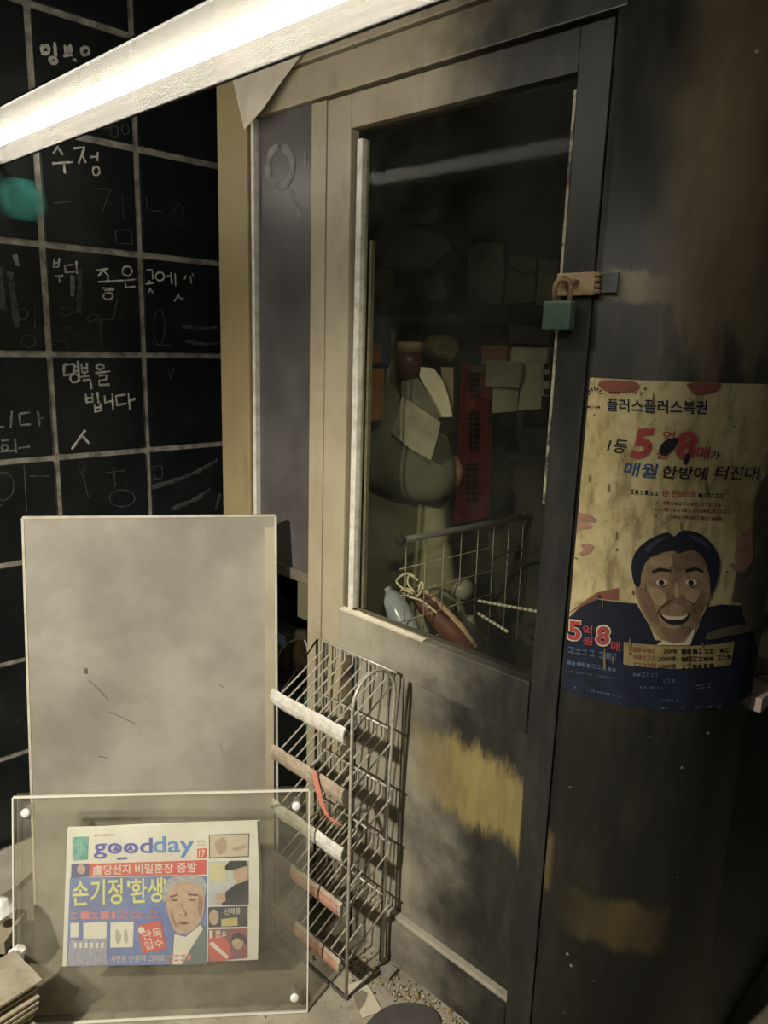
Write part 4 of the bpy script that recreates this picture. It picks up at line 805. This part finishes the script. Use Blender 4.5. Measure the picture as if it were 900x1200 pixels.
# olive coat: lofted garment with a folded sleeve
CT = empty('olive_coat', at(480, 740, y=0.33), 'olive green coat draped upright behind the door window beside the red banner', 'coat')
M_OLIVE = pm('olive_cloth', (0.20, 0.19, 0.115), (0.14, 0.135, 0.08), 5, 0.9, bmp=0.4); M_OLIVED = pm('dark_olive_cloth', (0.105, 0.105, 0.068), (0.075, 0.078, 0.05), 6, 0.9, bmp=0.4)
def loft(name, rows, mat, parent, n=28, fold=0.0):
    """rows: (left px, right px, py, y_center, depth)"""
    bm = bmesh.new(); rings = []
    for (l, r, py, yc_, dp) in rows:
        A = at(l, py, y=yc_); B = at(r, py, y=yc_); cx = (A.x + B.x) / 2; rx = abs(B.x - A.x) / 2; z = (A.z + B.z) / 2
        ring = []
        for k in range(n):
            an = 2 * math.pi * k / n; w = 1 + fold * math.sin(an * 5 + z * 9); ring.append(bm.verts.new((cx + rx * w * math.cos(an), yc_ + dp * w * math.sin(an), z + 0.012 * math.cos(an) * 0)))
        rings.append(ring)
    for A, B in zip(rings, rings[1:]):
        for k in range(n): bm.faces.new((A[k], A[(k + 1) % n], B[(k + 1) % n], B[k]))
    bm.faces.new(rings[0][::-1]); bm.faces.new(rings[-1])
    o = link(name, mesh_from(bm), mat, parent, smooth=True); s = o.modifiers.new('sub', 'SUBSURF'); s.levels = 1; s.render_levels = 1; return o
loft('coat_body', [(424, 500, 470, 0.36, 0.05), (415, 523, 500, 0.36, 0.07), (412, 530, 540, 0.36, 0.08), (414, 522, 585, 0.36, 0.08), (412, 528, 620, 0.36, 0.085), (410, 534, 670, 0.36, 0.09), (408, 538, 730, 0.36, 0.09), (408, 540, 758, 0.36, 0.09)], M_OLIVE, CT, fold=0.035)
loft('sleeve', [(430, 488, 486, 0.29, 0.030), (420, 512, 500, 0.28, 0.050), (414, 526, 518, 0.27, 0.062), (412, 533, 540, 0.265, 0.068), (416, 532, 558, 0.265, 0.066), (428, 526, 573, 0.27, 0.056), (446, 512, 584, 0.28, 0.036)], M_OLIVED, CT, fold=0.03)
tube('cuff', [at(532, 535, y=0.31), at(536, 552, y=0.305), at(534, 570, y=0.30)], [0.012, 0.018, 0.012], pm('dull_pink', (0.20, 0.085, 0.06), None, rough=0.7), CT, 10)
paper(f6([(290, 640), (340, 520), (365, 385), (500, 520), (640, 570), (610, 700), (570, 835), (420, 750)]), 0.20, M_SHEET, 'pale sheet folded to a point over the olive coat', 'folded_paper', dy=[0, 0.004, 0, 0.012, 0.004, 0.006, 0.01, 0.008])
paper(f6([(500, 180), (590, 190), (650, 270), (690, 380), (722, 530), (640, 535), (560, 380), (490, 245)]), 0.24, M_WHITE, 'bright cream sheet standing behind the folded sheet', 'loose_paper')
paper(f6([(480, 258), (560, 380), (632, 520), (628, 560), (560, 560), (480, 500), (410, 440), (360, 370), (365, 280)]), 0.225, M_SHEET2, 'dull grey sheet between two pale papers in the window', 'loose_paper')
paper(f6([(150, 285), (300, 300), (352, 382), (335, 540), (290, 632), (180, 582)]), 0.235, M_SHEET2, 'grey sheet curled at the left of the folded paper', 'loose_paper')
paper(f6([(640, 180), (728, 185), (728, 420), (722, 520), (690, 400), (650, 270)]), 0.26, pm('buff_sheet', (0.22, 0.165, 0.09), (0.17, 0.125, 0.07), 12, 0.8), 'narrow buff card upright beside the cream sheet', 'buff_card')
# brown jar above the papers
j = at(480, 425, y=0.27)
JR = empty('brown_jar', (j.x, 0.27, j.z - 0.045), 'dark red-brown jar with a tan rim behind the window papers', 'jar')
lathe('jar_body', [(0.018, -0.05), (0.030, -0.03), (0.036, 0.0), (0.036, 0.03)], pm('red_brown_glaze', (0.050, 0.022, 0.016), (0.085, 0.036, 0.024), 20, 0.4), JR, 20, Matrix.Translation((j.x, 0.27, j.z)))
lathe('jar_rim', [(0.037, 0.03), (0.038, 0.05), (0.034, 0.055)], pm('tan_rim', (0.24, 0.18, 0.11), None, rough=0.6), JR, 20, Matrix.Translation((j.x, 0.27, j.z)))
# crumpled wrappers
def crumple(name, c, rx, ry, rz, mat, label, seed, cat='paper', group=None):
    bm = bmesh.new(); bmesh.ops.create_icosphere(bm, subdivisions=2, radius=1); rg = random.Random(seed)
    for v in bm.verts:
        k = rg.uniform(0.72, 1.12); v.co = Vector((c[0] + v.co.x * rx * k, c[1] + v.co.y * ry * k, c[2] + v.co.z * rz * k))
    return tagp(link(name, mesh_from(bm), mat), label, cat, group)
crumple('crumpled_wrapper', at(516, 408, y=0.50), 0.060, 0.04, 0.045, pm('yellowish_wrap', (0.26, 0.23, 0.12), (0.12, 0.105, 0.06), 20, 0.6), 'crumpled yellowish wrapper to the right of the brown jar', 4)
# slim things at the left inside
def slab(name, x0p, x1p, y0p, y1p, y, mat, label, cat, dep=0.05):
    A = at(x0p, y1p, y=y); B = at(x1p, y0p, y=y)
    return tagp(link(name, boxm(A.x, B.x, y, y + dep, A.z, B.z, 0.004), mat), label, cat)
slab('orange_carton', 419, 432, 432, 492, 0.13, pm('orange_print', (0.30, 0.13, 0.03), (0.20, 0.085, 0.025), 14, 0.6), 'narrow orange carton upright at the left edge of the window', 'carton', 0.06)
slab('blue_carton', 432, 444, 372, 425, 0.20, pm('dim_blue_print', (0.035, 0.055, 0.10), (0.02, 0.03, 0.055), 20, 0.5), 'narrow dark blue carton above the orange carton', 'carton')
slab('yellow_carton', 419, 446, 315, 347, 0.24, pm('dim_yellow_print', (0.080, 0.066, 0.025), (0.05, 0.04, 0.018), 20, 0.6), 'dim yellow-brown carton high at the left edge of the window', 'carton')
slab('rust_carton', 420, 436, 402, 425, 0.15, pm('rust_print', (0.20, 0.075, 0.03), (0.13, 0.05, 0.025), 20, 0.6), 'small rust-red carton under the dark blue carton', 'carton', 0.04)
b_ = at(455, 430, y=0.30)
BT2 = empty('grey_bottle', (b_.x, 0.30, b_.z - 0.1), 'smoky grey bottle standing left of the brown jar', 'bottle')
lathe('bottle_body', [(0.028, -0.13), (0.030, -0.12), (0.030, 0.02), (0.018, 0.06)], pm('smoky_glass', (0.055, 0.050, 0.036), (0.10, 0.09, 0.06), 20, 0.35), BT2, 18, Matrix.Translation((b_.x, 0.30, b_.z)))
lathe('bottle_cap', [(0.018, 0.06), (0.019, 0.07), (0.019, 0.10), (0.012, 0.105)], pm('smoky_cap', (0.15, 0.13, 0.09), None, rough=0.5), BT2, 18, Matrix.Translation((b_.x, 0.30, b_.z)))
# sheets hanging in the dark above
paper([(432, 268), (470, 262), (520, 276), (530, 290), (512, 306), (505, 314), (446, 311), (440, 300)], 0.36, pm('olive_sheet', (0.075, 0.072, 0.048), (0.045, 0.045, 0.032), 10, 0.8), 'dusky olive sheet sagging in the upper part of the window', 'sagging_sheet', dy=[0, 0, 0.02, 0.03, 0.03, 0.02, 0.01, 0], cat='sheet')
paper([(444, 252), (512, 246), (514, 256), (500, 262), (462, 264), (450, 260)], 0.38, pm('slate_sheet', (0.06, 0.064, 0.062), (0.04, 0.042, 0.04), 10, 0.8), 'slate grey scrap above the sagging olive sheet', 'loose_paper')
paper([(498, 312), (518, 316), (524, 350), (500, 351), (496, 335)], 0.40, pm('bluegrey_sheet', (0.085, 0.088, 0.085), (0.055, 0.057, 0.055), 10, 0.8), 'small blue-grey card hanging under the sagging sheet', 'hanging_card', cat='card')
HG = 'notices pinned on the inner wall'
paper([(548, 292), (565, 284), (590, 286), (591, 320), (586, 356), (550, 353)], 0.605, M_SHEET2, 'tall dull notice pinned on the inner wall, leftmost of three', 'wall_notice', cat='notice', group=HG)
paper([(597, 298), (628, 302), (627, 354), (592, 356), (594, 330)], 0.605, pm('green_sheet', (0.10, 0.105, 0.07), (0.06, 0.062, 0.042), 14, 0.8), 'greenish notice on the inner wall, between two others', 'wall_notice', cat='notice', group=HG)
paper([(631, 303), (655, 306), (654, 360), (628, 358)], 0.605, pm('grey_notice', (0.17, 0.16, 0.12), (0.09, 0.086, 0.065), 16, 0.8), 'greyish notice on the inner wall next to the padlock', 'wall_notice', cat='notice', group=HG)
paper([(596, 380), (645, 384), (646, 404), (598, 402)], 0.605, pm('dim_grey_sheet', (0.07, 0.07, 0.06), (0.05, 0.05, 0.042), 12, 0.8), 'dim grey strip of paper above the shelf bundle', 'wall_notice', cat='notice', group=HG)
tube('hanging_cable', [at(595, 288, y=0.59), at(594, 320, y=0.59), at(602, 314, y=0.59), at(615, 320, y=0.59), at(632, 318, y=0.59)], 0.003, M_BLACK)
tagp(bpy.data.objects['hanging_cable'], 'thin black cable looping over the greenish notice', 'cable')
# on and under the wall shelf
s0 = at(598, 421, y=0.46); s1 = at(645, 404, y=0.46)
tagp(link('paper_bundle', boxm(s0.x, s1.x - 0.004, 0.455, 0.56, 1.546, 1.546 + 0.052, 0.012), pm('bundle_paper', (0.34, 0.31, 0.235), (0.24, 0.215, 0.16), 22, 0.7)), 'pale wrapped paper bundle lying on the dark inner shelf', 'bundle')
s0 = at(565, 415, y=0.47)
tagp(link('rust_box', boxm(s0.x, s0.x + 0.085, 0.465, 0.55, 1.546, 1.600, 0.004), pm('rust_box_card', (0.15, 0.062, 0.03), (0.10, 0.045, 0.024), 16, 0.7)), 'small rust-brown box on the shelf beside the pale bundle', 'box')
paper([(569, 422), (614, 424), (612, 440), (608, 455), (568, 452), (570, 438)], 0.425, pm('grey_green_sheet', (0.14, 0.14, 0.105), (0.09, 0.088, 0.062), 12, 0.7), 'grey-green folded paper hanging over the shelf edge', 'draped_paper', dy=[0, 0, 0.01, 0.004, 0.004, 0.01])
paper([(613, 426), (636, 427), (634, 479), (607, 481), (610, 455)], 0.435, M_SHEET, 'white sheet hanging under the inner shelf', 'hanging_sheet', cat='sheet')
paper([(578, 454), (608, 453), (606, 482), (577, 484)], 0.438, pm('beige_sheet', (0.20, 0.18, 0.13), (0.15, 0.135, 0.10), 12, 0.8), 'beige sheet under the grey-green folded paper', 'hanging_sheet', cat='sheet')
ws = paper([(637, 427), (645, 428), (643, 464), (635, 464)], 0.436, M_SHEET, 'narrow white strip with dark squares under the shelf end', 'white_strip')
for k, yy in enumerate((428, 441, 458)):
    A = at(640, yy + 3, y=0.4335); link('dark_square', boxm(A.x - 0.006, A.x + 0.008, 0.4325, 0.4345, A.z - 0.004, A.z + 0.012), M_GROOVE, ws)
# red banner with dark characters
RB = Flat(at(530, 615, y=0.545), (1, 0, 0), (0, 0, 1)); RB.Nn = Vector((0, -1, 0))
bn_ = empty('red_banner', at(555, 612, y=0.545), 'dark red vertical banner with black characters hanging inside the window', 'banner')
P = [at(px, py, y=0.545) for px, py in ((541, 424), (578, 432), (576, 520), (573, 606), (532, 614), (536, 520))]
sheet_from_loop('cloth', P, (0, -1, 0), 0.002, pm('dark_red_cloth', (0.16, 0.014, 0.012), (0.11, 0.010, 0.010), 10, 0.8), bn_)
idf = lambda x, y: (x, y)
bl_ = []
for (x0, y0, x1, y1) in ((550, 425, 566, 468), (549, 482, 565, 530), (546, 542, 563, 590)):
    n_ = 7
    for k in range(n_):
        ya = y0 + (y1 - y0) * k / n_; bl_.append([(x0 + random.uniform(0, 4), ya), (x1 - random.uniform(0, 4), ya), (x1 - random.uniform(0, 3), ya + 3.2), (x0, ya + 3.4)])
    for xx in (x0 + 3, (x0 + x1) / 2, x1 - 5): bl_.append([(xx, y0), (xx + 2.4, y0), (xx + 1.6, y1), (xx - 0.8, y1)])
stuff_link('black_characters', printed(RB, [[RB.uv(*p) for p in L] for L in bl_], 4, 0.0006), pm('char_black', (0.022, 0.006, 0.006), None, rough=0.8), bn_)
# wire grid standing along the depth of the kiosk
GX = 1.08
GR = empty('wire_grid', (GX, 0.35, 0.71), 'thin wire grid rack with a grey top rail behind the lower window', 'wire rack')
def gz(py_): return py_
tube('top_rail', [(GX, 0.055, 1.128), (GX, 0.60, 1.112)], 0.009, pm('grey_rail', (0.20, 0.20, 0.20), (0.14, 0.14, 0.13), 20, 0.4, 0.3), GR)
tube('rail_end', [(GX, 0.050, 1.1285), (GX, 0.062, 1.128)], 0.013, M_BLACK, GR)
M_THIN = pm('thin_wire', (0.36, 0.33, 0.24), (0.20, 0.18, 0.13), 60, 0.5)
for z in (1.055, 0.985, 0.915, 0.845, 0.78): tube('long_wire', [(GX, 0.055, z), (GX, 0.60, z - 0.012)], 0.0019, M_THIN, GR, 6)
for k in range(8): tube('cross_wire', [(GX + 0.001, 0.075 + k * 0.072, 1.125), (GX + 0.001, 0.082 + k * 0.072, 0.712)], 0.0014, M_THIN, GR, 6)
tube('bottom_rail', [(GX, 0.055, 0.722), (GX, 0.60, 0.718)], 0.009, M_BLACK, GR)
# clutter on the inner counter, in front of and behind the grid
e0, e1 = at(484, 692, y=0.20), at(552, 764, y=0.26)
RO = empty('rolled_magazine', e1, 'tied red-brown roll with a cream edge lying slantwise behind the wire grid', 'roll')
dv = (e1 - e0); nv = Vector((0.55, 0.3, 0.78)).normalized()
tube('roll', [e0, e0 + dv * 0.3, e0 + dv * 0.7, e1], [0.020, 0.030, 0.030, 0.022], pm('red_brown_print', (0.15, 0.045, 0.03), (0.09, 0.028, 0.02), 18, 0.45), RO, 14)
tube('cream_edge', [e0 + nv * 0.022, e0 + dv * 0.3 + nv * 0.028, e0 + dv * 0.7 + nv * 0.028, e1 + nv * 0.020], [0.006, 0.010, 0.011, 0.008], pm('roll_edge', (0.46, 0.34, 0.22), (0.34, 0.24, 0.15), 20, 0.6), RO, 10)
tw = [[(484, 696), (470, 688), (465, 680), (476, 672), (486, 676)], [(486, 694), (478, 684), (480, 674), (490, 680)], [(488, 700), (496, 690), (494, 682), (490, 694)], [(468, 694), (482, 700), (494, 704), (512, 718)], [(470, 692), (478, 690), (488, 698)]]
for k, P in enumerate(tw): tube('white_string', [at(x, y, y=0.155 + 0.004 * k) for x, y in [tuple(q) for q in smooth_loop(P, False, 4)]], 0.0032, M_CREAM, RO, 6)
b_ = at(466, 722, y=0.10)
PB = empty('bluish_bottle', (b_.x, 0.10, 0.72), 'blue-white glossy plastic bottle tilted at the window sill', 'bottle')
A = at(456, 693, y=0.11); B = at(484, 752, y=0.11)
tube('bottle_body', [A, A.lerp(B, 0.15), A.lerp(B, 0.4), A.lerp(B, 0.8), B], [0.012, 0.026, 0.033, 0.033, 0.026], pm('bluish_plastic', (0.36, 0.40, 0.46), (0.22, 0.25, 0.30), 12, 0.25), PB, 16)
tube('bottle_neck', [A.lerp(B, -0.08), A], [0.009, 0.011], pm('bottle_neck_grey', (0.3, 0.31, 0.33), None, rough=0.3), PB, 12)
g_ = at(541, 691, y=0.32)
GB = empty('grey_desk_lamp', (g_.x, 0.32, 0.71), 'grey round-headed lamp bent over behind the wire grid', 'lamp')
M_GLAMP = pm('grey_plastic', (0.19, 0.185, 0.15), (0.13, 0.125, 0.10), 14, 0.5)
lathe('lamp_head', [(0.004, 0.034), (0.018, 0.031), (0.030, 0.018), (0.034, 0.0), (0.031, -0.012), (0.024, -0.016)], M_GLAMP, GB, 20, Matrix.Translation(g_) @ Matrix.Rotation(0.5, 4, 'Y'))
tube('lamp_neck', [g_, at(538, 706, y=0.325), at(542, 722, y=0.33), at(550, 728, y=0.34)], [0.010, 0.011, 0.012, 0.010], M_GLAMP, GB, 10)
tube('lamp_base', [at(548, 722, y=0.34), at(552, 742, y=0.35)], [0.018, 0.020], M_GLAMP, GB, 14)
for i, (P, lab) in enumerate((([(553, 711), (560, 704), (590, 709), (632, 717)], 'white dashed rod pointing right from the grey lamp'), ([(556, 716), (572, 726), (596, 741)], 'white dashed rod slanting down from the grey lamp'))):
    r_ = empty('striped_rod', at(*P[0], y=0.31), lab, 'rod'); W3 = [at(x, y, y=0.31) for x, y in P]
    tube('rod', W3, 0.0028, M_BLACK, r_, 6)
    L = [W3[-2].lerp(W3[-1], t) for t in np.linspace(0, 1, 12)] + []
    if i == 0: L = [W3[1].lerp(W3[-1], t) for t in np.linspace(0, 1, 13)]
    else: L = [W3[0].lerp(W3[-1], t) for t in np.linspace(0.1, 1, 9)]
    for k in range(0, len(L) - 1): tube('white_band', [L[k].lerp(L[k + 1], 0.08), L[k].lerp(L[k + 1], 0.88)], 0.0042, M_WHITE, r_, 8)
tagp(tube('black_cable', [tuple(q) for q in smooth_loop([at(552, 690, y=0.46), at(558, 682, y=0.46), at(578, 655, y=0.46), at(600, 645, y=0.46), at(628, 646, y=0.47)], False, 5)], 0.005, M_BLACK), 'black cable arching across the wire grid', 'cable')
for k, (px, py, sx) in enumerate(((570, 758, 0.04), (602, 752, 0.05), (632, 742, 0.045))):
    c = at(px, py, y=(0.20, 0.30, 0.36)[k]); c.z = 0.712 + sx * 0.62
    crumple('charred_lump', c, sx, sx * 0.8, sx * 0.7, pm('charred_lump', (0.055, 0.052, 0.042), (0.025, 0.024, 0.02), 30, 0.7), 'charred lump of debris at the foot of the window', 30 + k, 'debris', 'charred lumps on the inner counter')

# ================================================================== RIGHT SIDE COUNTER
cm = pm('chain_steel', (0.34, 0.30, 0.22), (0.2, 0.17, 0.12), 40, 0.4, 0.6)
CH = empty('chain', (1.80, 0.34, 0.926), 'short steel chain lying on the pinkish counter at the right edge', 'chain')
for k in range(7):
    c = at(881 + k * 3.6, 782 + k * 2.4 + (k % 2), z=0.934); an = 0.6 if k % 2 else 0.1
    tube('link', [(c.x + 0.011 * math.cos(t) * math.cos(-0.2), c.y + 0.011 * math.cos(t), c.z + (0.006 * math.sin(t) if k % 2 else 0.001) ) if k % 2 else (c.x + 0.011 * math.cos(t) - 0.004 * math.sin(t), c.y + 0.006 * math.cos(t) + 0.006 * math.sin(t), c.z) for t in np.linspace(0, 2 * math.pi, 12, endpoint=False)], 0.002, cm, CH, 6, closed=True)
crumple('crumpled_paper', (1.74, 0.40, 0.972), 0.06, 0.06, 0.05, M_WHITE, 'crumpled white paper on the counter behind the poster edge', 51)
crumple('crumpled_paper', (1.76, 0.47, 1.06), 0.07, 0.07, 0.05, M_SHEET, 'grey crumpled paper above the white one at the right edge', 52)
box('rear_clutter_board', (1.44, 1.46, 0.66, 1.6, 0.925, 1.30), M_BLACK, K, 0)

# ================================================================== FLOOR THINGS
# stack of old newspapers, lower left
st_c = [at(16, 1108, z=0.2), at(49, 1142, z=0.2)]
sx = (st_c[1] - st_c[0]); sx.z = 0; sx.normalize(); sy = Vector((sx.y, -sx.x, 0)); sy = sy if sy.y < 0 else -sy
for k in range(17):
    z0 = 0.0 + k * 0.01175; rg = random.Random(60 + k); sag = rg.uniform(-0.012, 0.012)
    off = sx * (rg.uniform(-0.012, 0.010) + (0.012 if 8 <= k <= 13 else 0)) + sy * (0.055 - 0.0032 * k)
    nx, ny = 8, 8; LW, LD = (st_c[1] - st_c[0]).length, 0.30; top = []; bot = []
    for i in range(nx + 1):
        for j in range(ny + 1):
            p = st_c[0] + sx * (LW * i / nx) + sy * (LD * j / ny) + off; e = max(abs(i / nx * 2 - 1), abs(j / ny * 2 - 1))
            wv = 0.0012 * math.sin(i * 1.3 + k) * math.cos(j * 1.1 + k)
            top.append(Vector((p.x, p.y, z0 + 0.0114 + wv - (0.0035 * e ** 6)))); bot.append(Vector((p.x, p.y, z0 + max(0.0, wv) + 0.0008 + 0.002 * e ** 6)))
    v = top + bot; n1 = len(top); f = []
    for i in range(nx):
        for j in range(ny):
            a = i * (ny + 1) + j; b = a + ny + 1; f += [(a, b, b + 1, a + 1), (n1 + a, n1 + a + 1, n1 + b + 1, n1 + b)]
    for i in range(nx):
        a, b = i * (ny + 1), (i + 1) * (ny + 1); f += [(a, n1 + a, n1 + b, b), (a + ny, b + ny, n1 + b + ny, n1 + a + ny)]
    for j in range(ny): f += [(j, j + 1, n1 + j + 1, n1 + j), (nx * (ny + 1) + j, n1 + nx * (ny + 1) + j, n1 + nx * (ny + 1) + j + 1, nx * (ny + 1) + j + 1)]
    o = link('old_newspaper', pyd(v, f), M_OLDPAPER if k % 2 else M_OLDPAPER2)
    tagp(o, 'topmost yellowed newspaper of the stack at the lower left' if k == 16 else 'yellowed newspaper inside the stack at the lower left', 'newspaper', 'old newspapers in the floor stack')
# tan tray with white bits at the left edge
tc = at(10, 1092, z=0.16)
TR = empty('tan_tray', (tc.x, tc.y, 0), 'tan plastic tray on a dark pedestal at the left edge behind the acrylic', 'tray')
M_TRAY = pm('tan_plastic', (0.36, 0.31, 0.21), (0.26, 0.22, 0.145), 16, 0.5)
ta = at(24, 1088, z=0.17)
TM = Matrix.Translation((ta.x - 0.075, ta.y - 0.055, 0)) @ Matrix.Rotation(0.75, 4, 'Z')
box('pedestal', (-0.05, 0.04, -0.04, 0.04, 0.0, 0.135), M_BLACK, TR, 0.006, TM)
bm = bmesh.new()
addbox(bm, -0.10, 0.075, -0.055, 0.055, 0.135, 0.143); addbox(bm, -0.10, 0.075, -0.055, -0.047, 0.143, 0.168); addbox(bm, -0.10, 0.075, 0.047, 0.055, 0.143, 0.168); addbox(bm, 0.067, 0.075, -0.047, 0.047, 0.143, 0.168); addbox(bm, -0.10, -0.092, -0.047, 0.047, 0.143, 0.168)
for v in bm.verts: v.co = TM @ v.co
link('tray_body', mesh_from(bm), M_TRAY, TR)
w1 = at(1, 1065, z=0.20); crumple('white_tissue', (w1.x, w1.y, 0.198), 0.036, 0.034, 0.034, M_CHROME, 'crumpled white tissue standing in the tan tray', 71, 'tissue')
w2 = at(-2, 1103, z=0.215); crumple('white_tissue', (w2.x + 0.02, w2.y + 0.03, 0.170), 0.022, 0.022, 0.024, M_CHROME, 'smaller white tissue low at the left picture edge', 72, 'tissue')
# pale slab lying at the foot of the tiled wall
A = [at(px, py, z=0.022) for px, py in ((-60, 1024), (44, 976), (100, 952), (110, 985), (44, 1016), (20, 1038), (-4, 1052), (-60, 1085))]
ss = sheet_from_loop('stone_slab', [Vector((max(p.x, 0.03), p.y, 0.012)) for p in A], (0, 0, 1), 0.022, pm('pale_stone', (0.46, 0.42, 0.32), (0.34, 0.30, 0.22), 10, 0.8)); tagp(ss, 'pale broken stone slab lying along the foot of the tiled wall', 'slab')
# torn paper scrap and shard beside the rack foot
A = [at(px, py, z=0.003) for px, py in ((405, 1155), (425, 1149), (433, 1157), (448, 1185), (425, 1193), (415, 1172))]
sc_ = sheet_from_loop('torn_paper', A, (0, 0, 1), 0.002, M_CREAM); tagp(sc_, 'torn cream paper scrap on the floor by the rack foot', 'paper')
A = [at(px, py, z=0.0045) for px, py in ((413, 1166), (424, 1160), (431, 1164), (428, 1174), (420, 1186), (417, 1178))]
link('brown_stain', pyd([Vector((p.x, p.y, 0.0048)) for p in A], [tuple(range(6))]), pm('scrap_stain', (0.24, 0.205, 0.14), None, rough=0.9), sc_)
A = [at(px, py, z=0.008) for px, py in ((445, 1135), (456, 1131), (466, 1137), (456, 1148), (448, 1146))]
tagp(sheet_from_loop('grey_shard', A, (0, 0, 1), 0.010, pm('shard_grey', (0.30, 0.27, 0.21), (0.2, 0.18, 0.14), 20, 0.8)), 'grey flat shard on the floor between rack foot and door', 'shard')
# dark violet rubber mat at the lower edge
P = smooth_loop([at(px, py, z=0.005)[:] for px, py in ((428, 1212), (440, 1190), (462, 1178), (490, 1177), (510, 1186), (516, 1205), (505, 1240), (460, 1250))], True, 5)
tagp(sheet_from_loop('dark_mat', [tuple(p) for p in P], (0, 0, 1), 0.008, pm('violet_rubber', (0.085, 0.072, 0.065), (0.06, 0.05, 0.047), 12, 0.8)), 'round dark violet mat on the floor at the bottom edge', 'mat')
# rubble: larger bits one by one, dust as stuff
rg = random.Random(5); RM = [pm('rubble_pale', (0.55, 0.50, 0.38), (0.40, 0.36, 0.26), 40, 0.8), pm('rubble_ochre', (0.36, 0.25, 0.08), (0.24, 0.17, 0.06), 40, 0.8), pm('rubble_dark', (0.10, 0.085, 0.055), (0.06, 0.05, 0.035), 40, 0.9)]
bms = [bmesh.new() for _ in RM]
def pebble(bm, p, r, rg):
    t = bmesh.ops.create_icosphere(bm, subdivisions=1, radius=1)
    a = rg.uniform(0, 3)
    for v in t['verts']:
        q = v.co * rg.uniform(0.7, 1.15); v.co = Vector((p.x + (q.x * math.cos(a) - q.y * 0.6 * math.sin(a)) * r, p.y + (q.x * math.sin(a) + q.y * 0.6 * math.cos(a)) * r, max(0.0003, r * 0.45 + q.z * r * 0.5)))
for k in range(420):
    t = rg.random(); px = 395 + t * 190 + rg.gauss(0, 14); py = 1105 + t * 105 + rg.gauss(0, 9) + 12
    p = at(px, py, z=0.0)
    if p.y > -0.006 or p.y < -0.6: continue
    i = rg.choices((0, 1, 2), (3, 4, 5))[0]; pebble(bms[i], p, rg.uniform(0.002, 0.006), rg)
for k in range(260):
    p = Vector((rg.uniform(0.3, 1.6), rg.uniform(-1.0, -0.02), 0)); i = rg.choices((0, 1, 2), (3, 1, 5))[0]; pebble(bms[i], p, rg.uniform(0.001, 0.0035), rg)
for bm, m_, nm, lb in zip(bms, RM, ('pale_grit', 'ochre_grit', 'dark_grit'), ('pale grit strewn on the concrete floor along the kiosk base', 'ochre crumbs strewn along the kiosk base', 'dark crumbs strewn on the concrete floor')):
    tagp(link(nm, mesh_from(bm), m_), lb, 'grit', kind='stuff')
for k, (px, py, r) in enumerate(((416, 1134, .007), (456, 1134, .006), (461, 1139, .006), (470, 1158, .005), (490, 1168, .008), (527, 1187, .009), (552, 1196, .009), (539, 1197, .007))):
    bm = bmesh.new(); pebble(bm, at(px, py, z=0), r, rg)
    tagp(link('rubble_bit', mesh_from(bm), RM[0] if k < 4 else RM[1]), 'small pale chip of rubble near the rack foot' if k < 4 else 'small ochre chip of rubble along the kiosk base', 'rubble', 'pale chips by the rack' if k < 4 else 'ochre chips by the door')
bpy.context.view_layer.update()
